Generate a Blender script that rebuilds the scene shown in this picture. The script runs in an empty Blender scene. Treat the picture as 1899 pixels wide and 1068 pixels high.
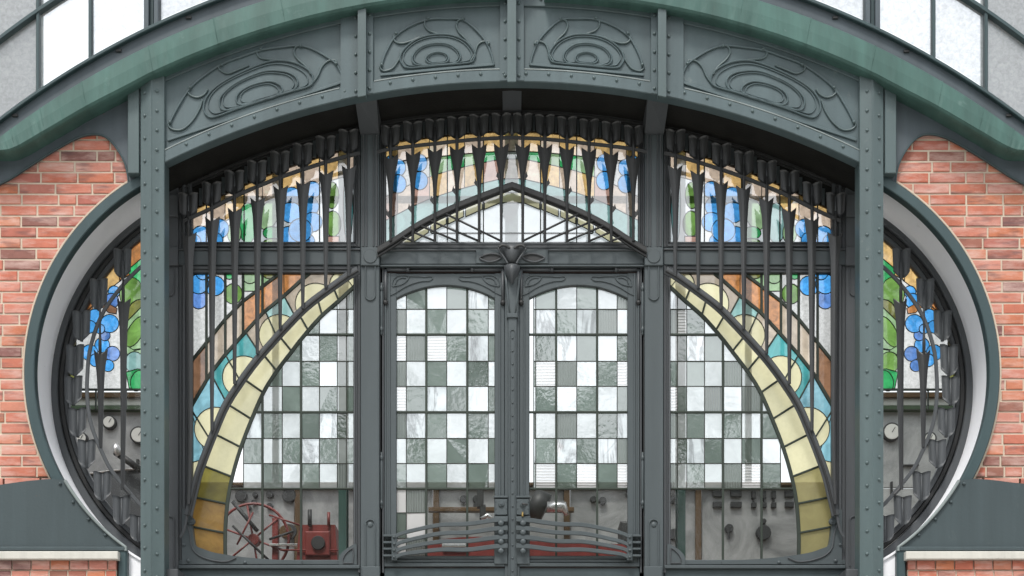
import bpy, math, random
from mathutils import Vector, Matrix
from mathutils.geometry import delaunay_2d_cdt
random.seed(11)
sc = bpy.context.scene
col = sc.collection

# ------------------------------------------------------------------ camera, sky, sun, exposure
D, S, CX, HY, EZ = 12.0, 0.004, 950.0, 1550.0, 1.6     # eye 12 m before the wall plane, 4 mm per photo pixel there
cam = bpy.data.cameras.new('camera'); cam_o = bpy.data.objects.new('camera', cam); col.objects.link(cam_o)
cam.sensor_width = 36.0; cam.lens = 36.0 * D / (1899 * S)
cam.shift_y = (HY - 534.0) / 1899.0
cam_o.location = (0, -D, EZ); cam_o.rotation_euler = (math.pi / 2, 0, 0)
cam.clip_end = 600; cam.clip_start = 0.1
sc.camera = cam_o
SUN_EL, SUN_AZ = math.radians(58), math.radians(-18)   # azimuth measured from straight in front of the facade
w = bpy.data.worlds.new('World'); sc.world = w; w.use_nodes = True
wn = w.node_tree.nodes; wl = w.node_tree.links
sky = wn.new('ShaderNodeTexSky'); sky.sky_type = 'NISHITA'; sky.sun_disc = False
sky.sun_elevation = SUN_EL; sky.sun_rotation = math.pi - SUN_AZ
sky.air_density = 1.0; sky.dust_density = 3.0
hs = wn.new('ShaderNodeHueSaturation'); hs.inputs['Saturation'].default_value = 0.22
wl.new(sky.outputs[0], hs.inputs['Color'])
bg = wn['Background']; bg.inputs['Strength'].default_value = 0.15
cl = wn.new('ShaderNodeMixRGB'); cl.inputs[0].default_value = 0.65      # thin even cloud over the sky
cl.inputs[2].default_value = (5.0, 5.15, 5.3, 1)
wl.new(hs.outputs[0], cl.inputs[1]); wl.new(cl.outputs[0], bg.inputs['Color'])
sun = bpy.data.lights.new('sun', 'SUN'); sun.energy = 1.3; sun.angle = math.radians(11); sun.color = (1.0, 0.96, 0.9)
sun_o = bpy.data.objects.new('sun', sun); col.objects.link(sun_o)
sd = Vector((math.sin(SUN_AZ) * math.cos(SUN_EL), -math.cos(SUN_AZ) * math.cos(SUN_EL), math.sin(SUN_EL)))
sun_o.rotation_euler = sd.to_track_quat('Z', 'Y').to_euler(); sun_o.location = sd * 60
vs = sc.view_settings
vs.view_transform = 'Standard'; vs.look = 'None'; vs.gamma = 1.0; vs.use_curve_mapping = False; vs.exposure = 1.1
sc.render.engine = 'CYCLES'
cy = sc.cycles
cy.max_bounces = 8; cy.diffuse_bounces = 4; cy.glossy_bounces = 3; cy.transmission_bounces = 4; cy.transparent_max_bounces = 16
cy.caustics_reflective = False; cy.caustics_refractive = False
cy.use_denoising = True
cy.sample_clamp_indirect = 6.0

# ------------------------------------------------------------------ helpers
MIR = False
def setmir(f):
    global MIR; MIR = f
def P(px, py, Y):
    if MIR: px = 1900.0 - px
    k = S * (D + Y) / D
    return Vector(((px - CX) * k, Y, EZ + (HY - py) * k))
def Q(p, Yr, Y):                                        # point measured at depth Yr, set at depth Y with the same X and Z
    v = P(p[0], p[1], Yr); v.y = Y; return v

class MB:
    def __init__(s): s.v = []; s.f = []; s.sm = []
    def add(s, vs_, fs_, smooth=False):
        b = len(s.v); s.v += [tuple(x) for x in vs_]
        for f in fs_: s.f.append([b + i for i in f]); s.sm.append(smooth)
        return s
    def mesh(s, name, mat):
        me = bpy.data.meshes.new(name); me.from_pydata(s.v, [], s.f)
        me.polygons.foreach_set('use_smooth', s.sm); me.materials.append(mat); me.update(); return me
    def build(s, name, mat, parent=None, kind=None, label=None):
        o = bpy.data.objects.new(name, s.mesh(name, mat)); col.objects.link(o)
        adopt(o, parent)
        if kind: o['kind'] = kind
        if label: o['label'] = label
        return o
def adopt(o, parent):
    if parent is not None:
        o.parent = parent
        q = parent; off = Vector((0, 0, 0))
        while q is not None: off += q.location if q.type == 'EMPTY' else Vector((0, 0, 0)); q = q.parent
        if parent.type == 'EMPTY': o.matrix_parent_inverse = Matrix.Translation(-off)
def T(name, label, cat, loc, group=None):
    o = bpy.data.objects.new(name, None); col.objects.link(o); o.location = loc
    o.empty_display_size = 0.1; o['label'] = label; o['category'] = cat
    if group: o['group'] = group
    return o

def band(mb, A, B, Yf, Yb, c=1.2, closed=False, Yr=None):
    """solid strip between two photo polylines, chamfered front edges; Yf front depth, Yb back depth"""
    if Yr is None: Yr = Yf
    n = len(A); vs_ = []; cd = c * S
    for a, b in zip(A, B):
        L = math.hypot(b[0]-a[0], b[1]-a[1]) or 1e-6
        t = min(0.45, c / L)
        a2 = (a[0]+(b[0]-a[0])*t, a[1]+(b[1]-a[1])*t); b2 = (b[0]+(a[0]-b[0])*t, b[1]+(a[1]-b[1])*t)
        vs_ += [Q(a, Yr, Yb), Q(a, Yr, Yf+cd), Q(a2, Yr, Yf), Q(b2, Yr, Yf), Q(b, Yr, Yf+cd), Q(b, Yr, Yb)]
    fs_ = []
    for i in range(n if closed else n-1):
        j = (i+1) % n
        for k in range(6):
            l = (k+1) % 6; fs_.append((6*i+k, 6*j+k, 6*j+l, 6*i+l))
    if not closed: fs_ += [tuple(range(5, -1, -1)), tuple(6*(n-1)+k for k in range(6))]
    return mb.add(vs_, fs_)
def bx(mb, x0, y0, x1, y1, Yf, Yb, c=1.0, Yr=None):
    """chamfered box from photo pixels at its front depth"""
    if Yr is None: Yr = Yf
    c = min(c, abs(x1-x0)*.4, abs(y1-y0)*.4); cd = c*S
    o = [(x0,y0),(x1,y0),(x1,y1),(x0,y1)]; i = [(x0+c,y0+c),(x1-c,y0+c),(x1-c,y1-c),(x0+c,y1-c)]
    vs_ = [Q(p,Yr,Yb) for p in o] + [Q(p,Yr,Yf+cd) for p in o] + [Q(p,Yr,Yf) for p in i]
    fs_ = [(3,2,1,0),(8,9,10,11)]
    for k in range(4):
        l = (k+1)%4; fs_ += [(k,l,4+l,4+k),(4+k,4+l,8+l,8+k)]
    return mb.add(vs_, fs_)
def prism(mb, poly, Yf, Yb, Yr=None):
    if Yr is None: Yr = Yf
    n = len(poly)
    vs_ = [Q(p,Yr,Yf) for p in poly] + [Q(p,Yr,Yb) for p in poly]
    fs_ = [tuple(range(n)), tuple(range(2*n-1, n-1, -1))] + [(i,(i+1)%n,n+(i+1)%n,n+i) for i in range(n)]
    return mb.add(vs_, fs_)
def wbox(mb, x0, x1, y0, y1, z0, z1):
    vs_ = [(x,y,z) for z in (z0,z1) for (x,y) in ((x0,y0),(x1,y0),(x1,y1),(x0,y1))]
    return mb.add(vs_, [(3,2,1,0),(4,5,6,7),(0,1,5,4),(1,2,6,5),(2,3,7,6),(3,0,4,7)])
def normals(pts, closed=False):
    out = []; n = len(pts)
    for i in range(n):
        a = pts[(i-1)%n] if (closed or i>0) else pts[i]
        b = pts[(i+1)%n] if (closed or i<n-1) else pts[i]
        dx, dy = b[0]-a[0], b[1]-a[1]; L = math.hypot(dx,dy) or 1e-6
        out.append((-dy/L, dx/L))
    return out
def offset(pts, d, closed=False):
    ns = normals(pts, closed)
    dd = d if isinstance(d,(list,tuple)) else [d]*len(pts)
    return [(p[0]+n[0]*e, p[1]+n[1]*e) for p,n,e in zip(pts,ns,dd)]
def ribbon(mb, pts, w, Yf, Yb, c=.8, closed=False, Yr=None):
    ww = w if isinstance(w,(list,tuple)) else [w]*len(pts)
    return band(mb, offset(pts,[-x/2 for x in ww],closed), offset(pts,[x/2 for x in ww],closed), Yf, Yb, c, closed, Yr)
def tube(mb, pts, r, n=6, closed=False):
    """round bar through world points"""
    m = len(pts); rr = r if isinstance(r,(list,tuple)) else [r]*m; vs_ = []
    for i in range(m):
        a = pts[(i-1)%m] if (closed or i>0) else pts[i]; b = pts[(i+1)%m] if (closed or i<m-1) else pts[i]
        t = (b-a).normalized(); u = t.cross(Vector((0,1,0)))
        if u.length < .05: u = t.cross(Vector((1,0,0)))
        u.normalize(); v = t.cross(u)
        for k in range(n):
            an = 2*math.pi*k/n; vs_.append(pts[i] + (u*math.cos(an)+v*math.sin(an))*rr[i])
    fs_ = []
    for i in range(m if closed else m-1):
        j = (i+1)%m
        for k in range(n): l=(k+1)%n; fs_.append((i*n+k,i*n+l,j*n+l,j*n+k))
    if not closed: fs_ += [tuple(range(n-1,-1,-1)), tuple((m-1)*n+k for k in range(n))]
    return mb.add(vs_, fs_, True)
def cr(pts, n=6, closed=False):
    out = []; m = len(pts); rng = m if closed else m-1
    for i in range(rng):
        g = (lambda k: pts[k%m]) if closed else (lambda k: pts[max(0,min(m-1,k))])
        p0,p1,p2,p3 = g(i-1),g(i),g(i+1),g(i+2)
        for j in range(n):
            t=j/n; t2=t*t; t3=t2*t
            out.append(tuple(.5*((2*p1[k])+(-p0[k]+p2[k])*t+(2*p0[k]-5*p1[k]+4*p2[k]-p3[k])*t2+(-p0[k]+3*p1[k]-3*p2[k]+p3[k])*t3) for k in range(len(p1))))
    if not closed: out.append(tuple(pts[-1]))
    return out
def rivet(mb, px, py, Y, r=3.2, h=.011):
    c = P(px,py,Y); rr = r*S*(D+Y)/D; vs_=[]; n=8
    for (q,e) in ((1.0,0.0),(.93,.45),(.6,.85)):
        for k in range(n):
            a=2*math.pi*k/n; vs_.append(c+Vector((math.cos(a)*rr*q,-h*e,math.sin(a)*rr*q)))
    vs_.append(c+Vector((0,-h,0))); fs_=[]
    for j in range(2):
        for k in range(n): l=(k+1)%n; fs_.append((j*n+k,j*n+l,(j+1)*n+l,(j+1)*n+k))
    for k in range(n): fs_.append((2*n+k,2*n+(k+1)%n,3*n))
    return mb.add(vs_, fs_, True)
def disc(mb, px, py, r, Yf, Yb, n=20, c=.8):
    circ = lambda q: [(px+math.cos(2*math.pi*k/n)*q, py+math.sin(2*math.pi*k/n)*q) for k in range(n)]
    o = circ(r); i = circ(r-c); cd=c*S
    vs_ = [Q(p,Yf,Yb) for p in o]+[Q(p,Yf,Yf+cd) for p in o]+[Q(p,Yf,Yf) for p in i]
    fs_ = [tuple(range(2*n,3*n))]
    for k in range(n):
        l=(k+1)%n; fs_ += [(k,l,n+l,n+k),(n+k,n+l,2*n+l,2*n+k)]
    return mb.add(vs_, fs_)
def arcy(x, R, y0): return y0 + R - math.sqrt(R*R-(x-CX)**2)
def arc(x0, x1, R, y0, n=24): return [(x0+(x1-x0)*i/n, arcy(x0+(x1-x0)*i/n,R,y0)) for i in range(n+1)]
def circ_pts(cx, cy, R, a0, a1, n): return [(cx+R*math.cos(a0+(a1-a0)*i/n), cy+R*math.sin(a0+(a1-a0)*i/n)) for i in range(n+1)]
def ell(cx, cy, rx, ry=None, n=18, rot=0):
    ry = ry or rx; o=[]
    for k in range(n):
        a=2*math.pi*(k+.5)/n; x=rx*math.cos(a); y=ry*math.sin(a)
        o.append((cx+x*math.cos(rot)-y*math.sin(rot), cy+x*math.sin(rot)+y*math.cos(rot)))
    return o

# ------------------------------------------------------------------ materials
def lin(c):
    f = lambda x: x/12.92 if x <= .04045 else ((x+.055)/1.055)**2.4
    return tuple(f(x/255) for x in c)
def new_mat(name):
    m = bpy.data.materials.new(name); m.use_nodes = True; nt = m.node_tree; nt.nodes.clear()
    out = nt.nodes.new('ShaderNodeOutputMaterial'); return m, nt, out
def node(nt, t, **kw):
    n = nt.nodes.new(t)
    for k, v in kw.items():
        if k in n.inputs: n.inputs[k].default_value = v
        else: setattr(n, k, v)
    return n
def rgba(c, k=1.0): return (c[0]*k, c[1]*k, c[2]*k, 1)
def paint(name, c, rough=.5, spec=.35, var=.22, wear=None, bump=.15, scale=3.0):
    """oil-painted iron: cloudy colour, runs, brush ripple, some chips"""
    m, nt, out = new_mat(name); L = nt.links.new
    tc = node(nt,'ShaderNodeTexCoord'); geo = node(nt,'ShaderNodeNewGeometry')
    mp = node(nt,'ShaderNodeMapping'); mp.inputs['Scale'].default_value = (1,1,.25); L(geo.outputs['Position'], mp.inputs[0])
    n1 = node(nt,'ShaderNodeTexNoise', Scale=scale, Detail=6.0, Roughness=.65); L(mp.outputs[0], n1.inputs['Vector'])
    n2 = node(nt,'ShaderNodeTexNoise', Scale=60.0, Detail=3.0); L(geo.outputs['Position'], n2.inputs['Vector'])
    mix = node(nt,'ShaderNodeMixRGB'); mix.inputs[1].default_value = rgba(c,1-var); mix.inputs[2].default_value = rgba(c,1+var)
    L(n1.outputs['Fac'], mix.inputs[0]); colr = mix.outputs[0]
    m5 = node(nt,'ShaderNodeMapping'); m5.inputs['Scale'].default_value = (9,4,.5); L(geo.outputs['Position'], m5.inputs[0])
    n5 = node(nt,'ShaderNodeTexNoise', Scale=1.0, Detail=5.0, Roughness=.6); L(m5.outputs[0], n5.inputs['Vector'])
    r5 = node(nt,'ShaderNodeMapRange'); r5.inputs['From Min'].default_value=.35; r5.inputs['From Max'].default_value=.65; r5.inputs['To Min'].default_value=1-var*.4; r5.inputs['To Max'].default_value=1+var*.4; L(n5.outputs['Fac'], r5.inputs['Value'])
    u5 = node(nt,'ShaderNodeMixRGB', blend_type='MULTIPLY'); u5.inputs[0].default_value=1; L(colr, u5.inputs[1]); L(r5.outputs[0], u5.inputs[2]); colr = u5.outputs[0]
    n6 = node(nt,'ShaderNodeTexNoise', Scale=24.0, Detail=4.0, Roughness=.7); L(geo.outputs['Position'], n6.inputs['Vector'])
    r6 = node(nt,'ShaderNodeMapRange'); r6.inputs['From Min'].default_value=.70; r6.inputs['From Max'].default_value=.76; r6.inputs['To Max'].default_value=.5 if wear else 0.0; L(n6.outputs['Fac'], r6.inputs['Value'])
    u6 = node(nt,'ShaderNodeMixRGB'); u6.inputs[2].default_value=(.13,.075,.045,1); L(r6.outputs[0], u6.inputs[0]); L(colr, u6.inputs[1]); colr = u6.outputs[0]
    if wear:
        n3 = node(nt,'ShaderNodeTexNoise', Scale=9.0, Detail=8.0, Roughness=.7); L(geo.outputs['Position'], n3.inputs['Vector'])
        rp = node(nt,'ShaderNodeMapRange'); rp.inputs['From Min'].default_value=.62; rp.inputs['From Max'].default_value=.74
        L(n3.outputs['Fac'], rp.inputs['Value'])
        ml = node(nt,'ShaderNodeMath', operation='MULTIPLY'); ml.inputs[1].default_value = wear[1]; L(rp.outputs[0], ml.inputs[0])
        mx = node(nt,'ShaderNodeMixRGB'); mx.inputs[2].default_value = rgba(wear[0]); L(ml.outputs[0], mx.inputs[0]); L(colr, mx.inputs[1]); colr = mx.outputs[0]
    b = node(nt,'ShaderNodeBsdfPrincipled', Roughness=rough); b.inputs['Specular IOR Level'].default_value = spec
    L(colr, b.inputs['Base Color'])
    r = node(nt,'ShaderNodeMapRange'); r.inputs['To Min'].default_value = rough-.1; r.inputs['To Max'].default_value = rough+.15; L(n1.outputs['Fac'], r.inputs['Value']); L(r.outputs[0], b.inputs['Roughness'])
    bp = node(nt,'ShaderNodeBump', Strength=bump, Distance=.004); L(n2.outputs['Fac'], bp.inputs['Height']); L(bp.outputs[0], b.inputs['Normal'])
    L(b.outputs[0], out.inputs[0]); return m
M = {}
M['iron'] = paint('weathered grey green iron paint', (.066,.096,.104), .42, .45, .22, ((.16,.19,.19),.45))
M['iron_post'] = paint('post iron paint', (.068,.098,.102), .40, .45, .22, ((.18,.2,.19),.45))
M['iron_plate'] = paint('slate iron plate paint', (.068,.086,.100), .5, .35, .22, ((.12,.14,.15),.35))
M['iron_ring'] = paint('dark teal iron paint', (.040,.066,.072), .45, .35, .18)
M['iron_base'] = paint('base plate paint', (.046,.064,.070), .5, .35, .2, ((.09,.11,.11),.4))
M['iron_in'] = paint('charcoal iron paint', (.062,.068,.074), .48, .4, .18)
M['iron_door'] = paint('door iron paint', (.060,.074,.080), .45, .4, .16)
M['iron_black'] = paint('sooty black iron', (.026,.027,.028), .5, .4, .3)
M['iron_hood'] = paint('charcoal hood iron', (.036,.038,.040), .42, .5, .35)
M['near_black'] = paint('near black soffit', (.012,.012,.011), .7, .2, .4, None, .5)  # even near black base for soffit and head board
M['lead'] = paint('lead came', (.028,.032,.026), .55, .3, .4)
M['came_green'] = paint('green black glazing bar', (.030,.040,.032), .5, .3, .3)
M['copper'] = paint('verdigris copper sheet', (.046,.098,.086), .6, .25, .38, ((.11,.17,.155),.6), .1, 2.6)
M['plaster'] = paint('white plaster reveal', (.86,.87,.91), .8, .1, .04, ((.6,.6,.6),.3))
M['stone'] = paint('pale coping stone', (.50,.49,.45), .85, .1, .18, ((.2,.19,.16),.8), .5)
M['edge'] = paint('worn and highlit pale edge', (.20,.23,.23), .5, .3, .3)
M['column'] = paint('green column paint', (.06,.13,.11), .45, .4, .25)
M['red'] = paint('red machine paint', (.15,.022,.018), .4, .5, .45)
M['steel'] = paint('bright steel', (.62,.62,.62), .25, .8, .1); M['steel'].node_tree.nodes['Principled BSDF'].inputs['Metallic'].default_value = .8
M['brass'] = paint('brass', (.6,.42,.16), .3, .8, .1); M['brass'].node_tree.nodes['Principled BSDF'].inputs['Metallic'].default_value = .9
M['wood'] = paint('brown wood', (.085,.048,.018), .5, .3, .3)
M['dark_green'] = paint('dark green cornice', (.045,.075,.04), .6, .3, .3)
M['cream_wall'] = paint('cream hall wall', (.42,.45,.47), .8, .2, .08)
M['floor'] = paint('hall floor tile', (.25,.2,.17), .6, .3, .2)
M['ground'] = paint('gravel ground', (.42,.41,.38), .9, .1, .3)
M['landing'] = paint('stone landing', (.38,.37,.35), .85, .1, .2)
M['trees'] = paint('tree foliage', (.055,.09,.03), .8, .1, .5, None, .2, 1.2)
M['dial'] = paint('gauge dial', (.6,.6,.56), .5, .3, .05)
def mortar_mat():
    m = paint('lime mortar', (.54,.46,.37), .9, .1, .15, None, .5, 6); return m
M['mortar'] = mortar_mat()
def marble_mat():
    m, nt, out = new_mat('grey marble'); L = nt.links.new
    geo = node(nt,'ShaderNodeNewGeometry'); oi = node(nt,'ShaderNodeObjectInfo')
    n1 = node(nt,'ShaderNodeTexNoise', Scale=1.6, Detail=9.0, Roughness=.7, Distortion=1.2); L(geo.outputs['Position'], n1.inputs['Vector'])
    rp = node(nt,'ShaderNodeValToRGB'); e=rp.color_ramp.elements; e[0].position=.3; e[0].color=(.15,.155,.155,1); e[1].position=.6; e[1].color=(.34,.345,.34,1)
    L(n1.outputs['Fac'], rp.inputs[0])
    b = node(nt,'ShaderNodeBsdfPrincipled', Roughness=.3); L(rp.outputs[0], b.inputs['Base Color']); L(b.outputs[0], out.inputs[0]); return m
M['marble'] = marble_mat()
def brick_mat(name, reds, eff):
    m, nt, out = new_mat(name); L = nt.links.new
    geo = node(nt,'ShaderNodeNewGeometry'); oi = node(nt,'ShaderNodeObjectInfo')
    rp = node(nt,'ShaderNodeValToRGB'); rp.color_ramp.interpolation='LINEAR'
    e = rp.color_ramp.elements
    while len(e) < len(reds): e.new(.5)
    for k,cc in enumerate(reds): e[k].position = k/(len(reds)-1); e[k].color = rgba(cc)
    L(oi.outputs['Random'], rp.inputs[0])
    ad = node(nt,'ShaderNodeVectorMath', operation='ADD'); sc_ = node(nt,'ShaderNodeVectorMath', operation='SCALE'); sc_.inputs[3].default_value = 31.0
    L(oi.outputs['Random'], sc_.inputs[0]) ; L(geo.outputs['Position'], ad.inputs[0]); L(sc_.outputs[0], ad.inputs[1])
    n1 = node(nt,'ShaderNodeTexNoise', Scale=14.0, Detail=6.0, Roughness=.6); L(ad.outputs[0], n1.inputs['Vector'])
    mp = node(nt,'ShaderNodeMapping'); mp.inputs['Scale'].default_value=(.6,1,2.5); L(ad.outputs[0], mp.inputs[0])
    n2 = node(nt,'ShaderNodeTexNoise', Scale=4.5, Detail=6.0, Roughness=.7); L(mp.outputs[0], n2.inputs['Vector'])
    n3 = node(nt,'ShaderNodeTexNoise', Scale=120.0, Detail=4.0, Roughness=.7); L(geo.outputs['Position'], n3.inputs['Vector'])
    var = node(nt,'ShaderNodeMapRange'); var.inputs['To Min'].default_value=.72; var.inputs['To Max'].default_value=1.28; L(n1.outputs['Fac'], var.inputs['Value'])
    mu = node(nt,'ShaderNodeMixRGB', blend_type='MULTIPLY'); mu.inputs[0].default_value=1; L(rp.outputs[0], mu.inputs[1]); L(var.outputs[0], mu.inputs[2])
    mr = node(nt,'ShaderNodeMapRange'); mr.inputs['From Min'].default_value=.46; mr.inputs['From Max'].default_value=.80; mr.inputs['To Max'].default_value=eff; L(n2.outputs['Fac'], mr.inputs['Value'])
    mx = node(nt,'ShaderNodeMixRGB'); mx.inputs[2].default_value=(.64,.47,.42,1); L(mr.outputs[0], mx.inputs[0]); L(mu.outputs[0], mx.inputs[1])
    # soot patches
    n4 = node(nt,'ShaderNodeTexNoise', Scale=7.0, Detail=3.0); L(mp.outputs[0], n4.inputs['Vector'])
    ms = node(nt,'ShaderNodeMapRange'); ms.inputs['From Min'].default_value=.57; ms.inputs['From Max'].default_value=.70; ms.inputs['To Max'].default_value=.6; L(n4.outputs['Fac'], ms.inputs['Value'])
    m2 = node(nt,'ShaderNodeMixRGB'); m2.inputs[2].default_value=(.12,.075,.075,1); L(ms.outputs[0], m2.inputs[0]); L(mx.outputs[0], m2.inputs[1])
    b = node(nt,'ShaderNodeBsdfPrincipled', Roughness=.85); b.inputs['Specular IOR Level'].default_value=.15; L(m2.outputs[0], b.inputs['Base Color'])
    sm = node(nt,'ShaderNodeMath', operation='ADD'); L(n1.outputs['Fac'], sm.inputs[0]); L(n3.outputs['Fac'], sm.inputs[1])
    bp = node(nt,'ShaderNodeBump', Strength=.5, Distance=.004); L(sm.outputs[0], bp.inputs['Height']); L(bp.outputs[0], b.inputs['Normal'])
    L(b.outputs[0], out.inputs[0]); return m
M['brick'] = brick_mat('fired red brick', [(.42,.135,.09),(.46,.155,.105),(.50,.20,.15),(.43,.14,.09),(.49,.215,.165),(.36,.13,.105),(.47,.17,.09),(.51,.235,.185),(.39,.135,.10),(.27,.125,.095),(.20,.10,.095)], .95)

def glass(name, c, clear=.6, gloss=.14, rough=.06, wave=.3, wscale=8.0, rib=None, refl_streak=0.0):
    """flat coloured art glass: part of the light goes straight through, part is scattered in the body, the surface mirrors the surroundings"""
    m, nt, out = new_mat(name); L = nt.links.new
    geo = node(nt,'ShaderNodeNewGeometry'); oi = node(nt,'ShaderNodeObjectInfo')
    va = node(nt,'ShaderNodeMapRange'); va.inputs['To Min'].default_value=.82; va.inputs['To Max'].default_value=1.12; L(oi.outputs['Random'], va.inputs['Value'])
    ad = node(nt,'ShaderNodeVectorMath', operation='ADD'); sc_ = node(nt,'ShaderNodeVectorMath', operation='SCALE'); sc_.inputs[3].default_value = 17.0
    L(oi.outputs['Random'], sc_.inputs[0]); L(geo.outputs['Position'], ad.inputs[0]); L(sc_.outputs[0], ad.inputs[1])
    n1 = node(nt,'ShaderNodeTexNoise', Scale=wscale, Detail=5.0, Roughness=.6, Distortion=.6); L(ad.outputs[0], n1.inputs['Vector'])
    v2 = node(nt,'ShaderNodeMapRange'); v2.inputs['From Min'].default_value=.3; v2.inputs['From Max'].default_value=.7; v2.inputs['To Min'].default_value=1-wave; v2.inputs['To Max'].default_value=1+wave*.5; L(n1.outputs['Fac'], v2.inputs['Value'])
    mm = node(nt,'ShaderNodeMath', operation='MULTIPLY'); L(va.outputs[0], mm.inputs[0]); L(v2.outputs[0], mm.inputs[1])
    mu = node(nt,'ShaderNodeMixRGB', blend_type='MULTIPLY'); mu.use_clamp=True; mu.inputs[0].default_value=1; mu.inputs[1].default_value=rgba(c); L(mm.outputs[0], mu.inputs[2])
    n2 = node(nt,'ShaderNodeTexNoise', Scale=26.0, Detail=3.0); L(ad.outputs[0], n2.inputs['Vector'])
    h = n2.outputs['Fac']; bd = .004
    if rib:
        wv = node(nt,'ShaderNodeTexWave', Scale=rib[1]); wv.bands_direction = rib[0]; L(geo.outputs['Position'], wv.inputs['Vector'])
        h = wv.outputs['Fac']; bd = .006
    bp = node(nt,'ShaderNodeBump', Strength=.35 if rib else .14, Distance=bd); L(h, bp.inputs['Height'])
    tr = node(nt,'ShaderNodeBsdfTransparent'); L(mu.outputs[0], tr.inputs[0])
    df = node(nt,'ShaderNodeBsdfDiffuse'); L(mu.outputs[0], df.inputs[0]); L(bp.outputs[0], df.inputs['Normal'])
    tl = node(nt,'ShaderNodeBsdfTranslucent'); L(mu.outputs[0], tl.inputs[0]); L(bp.outputs[0], tl.inputs['Normal'])
    gl = node(nt,'ShaderNodeBsdfGlossy', Roughness=rough); L(bp.outputs[0], gl.inputs['Normal'])
    body = node(nt,'ShaderNodeMixShader'); body.inputs[0].default_value=.55; L(df.outputs[0], body.inputs[1]); L(tl.outputs[0], body.inputs[2])
    a = node(nt,'ShaderNodeMixShader'); a.inputs[0].default_value=clear; L(body.outputs[0], a.inputs[1]); L(tr.outputs[0], a.inputs[2])
    if refl_streak:     # wavy sky reflections painted as streaks into the sheet's colour
        mw = node(nt,'ShaderNodeMapping'); mw.inputs['Scale'].default_value=(1.3,1,.28); L(ad.outputs[0], mw.inputs[0])
        nw = node(nt,'ShaderNodeTexNoise', Scale=4.0, Detail=6.0, Roughness=.62, Distortion=1.2); L(mw.outputs[0], nw.inputs['Vector'])
        ab = node(nt,'ShaderNodeMath', operation='SUBTRACT'); ab.inputs[1].default_value=.5; L(nw.outputs['Fac'], ab.inputs[0])
        a2 = node(nt,'ShaderNodeMath', operation='ABSOLUTE'); L(ab.outputs[0], a2.inputs[0])
        mw2 = node(nt,'ShaderNodeMapRange'); mw2.inputs['From Max'].default_value=.06; mw2.inputs['To Min'].default_value=1-refl_streak; mw2.inputs['To Max'].default_value=1.0; L(a2.outputs[0], mw2.inputs['Value'])
        mu2 = node(nt,'ShaderNodeMixRGB', blend_type='MULTIPLY'); mu2.inputs[0].default_value=1; L(mu.outputs[0], mu2.inputs[1]); L(mw2.outputs[0], mu2.inputs[2])
        for q_ in (tr,df,tl): L(mu2.outputs[0], q_.inputs[0])
    if rib:      # ribs: their flanks bend the view away, so alternate lines scatter more
        q = node(nt,'ShaderNodeMapRange'); q.inputs['To Min'].default_value=clear*.5; q.inputs['To Max'].default_value=min(1,clear*1.25); L(wv.outputs['Fac'], q.inputs['Value']); L(q.outputs[0], a.inputs[0])
    f = node(nt,'ShaderNodeMixShader'); f.inputs[0].default_value=gloss; L(a.outputs[0], f.inputs[1]); L(gl.outputs[0], f.inputs[2])
    L(f.outputs[0], out.inputs[0]); return m
G = {}
G['clear'] = glass('clear sheet glass', (.92,.95,.94), .985, .04, .02, .03)
G['gable'] = glass('rolled gable glass', (.93,.96,.98), .62, .10, .12, .22, 34)
G['white'] = glass('white cathedral glass', (.84,.89,.89), .54, .20, .05, .16, 5)
G['white_b'] = glass('white glass with painted reflections', (.84,.90,.91), .50, .18, .05, .28, 5, None, .5)
G['white_rib'] = glass('white reeded glass', (.86,.88,.88), .55, .14, .12, .12, 5, ('Z',14))
G['grey'] = glass('grey cathedral glass', (.26,.32,.29), .38, .24, .05, .22, 2)
G['grey_b'] = glass('grey rippled glass', (.23,.29,.26), .36, .26, .035, .3, 2.5)
G['grey_rib'] = glass('grey reeded glass', (.29,.33,.31), .34, .12, .12, .1, 4, ('X',16))
G['cream'] = glass('cream opal glass', (.92,.87,.55), .35, .08, .2, .06, 30)
G['opal'] = glass('dense white opal glass', (.99,.99,.99), .05, .18, .05, .04, 8)
G['cream_dim'] = glass('cream glass dimmed yellow', (.50,.45,.20), .25, .08, .2, .15, 8)  # these three: cream glass with the dark background painted into its colour
G['cream_dim_olive'] = glass('cream glass dimmed olive', (.36,.32,.08), .3, .08, .2, .25, 8)
G['cream_dim_amber'] = glass('cream glass dimmed amber', (.50,.30,.08), .3, .08, .2, .35, 8)
G['cover'] = glass('clear cover sheet', (.96,.97,.97), 1.0, .22, .03, .02)
G['hammer'] = glass('hammered clear glass', (.74,.74,.71), .56, .16, .15, .3, 45)
G['blue'] = glass('blue grape glass', (.09,.43,.92), .60, .10, .1, .35, 30)
G['violet'] = glass('violet streaked grape glass', (.16,.34,.78), .55, .10, .1, .6, 16)
G['green'] = glass('bright green glass', (.06,.50,.16), .60, .10, .1, .4, 12)
G['leaf'] = glass('leaf green glass', (.20,.39,.09), .58, .10, .1, .45, 10)
G['pale_green'] = glass('pale green glass', (.40,.62,.32), .55, .10, .1, .35, 10)
G['olive'] = glass('olive glass', (.26,.27,.07), .5, .10, .1, .5, 12)
G['amber'] = glass('amber glass', (.96,.62,.24), .55, .10, .1, .4, 25)
G['orange'] = glass('orange brown glass', (.70,.30,.10), .52, .10, .1, .5, 22)
G['peach'] = glass('peach glass', (.95,.74,.56), .5, .12, .1, .3, 25)
G['brown'] = glass('brown glass', (.30,.16,.09), .5, .10, .1, .5, 10)
G['tan'] = glass('tan glass', (.62,.52,.40), .45, .10, .1, .3, 10)
G['teal'] = glass('teal glass', (.10,.46,.46), .5, .10, .1, .35, 8)
G['teal_pale'] = glass('pale teal glass', (.34,.60,.56), .5, .12, .1, .35, 8)
G['sky'] = glass('sky blue glass', (.30,.62,.72), .5, .12, .1, .4, 8)
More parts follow.
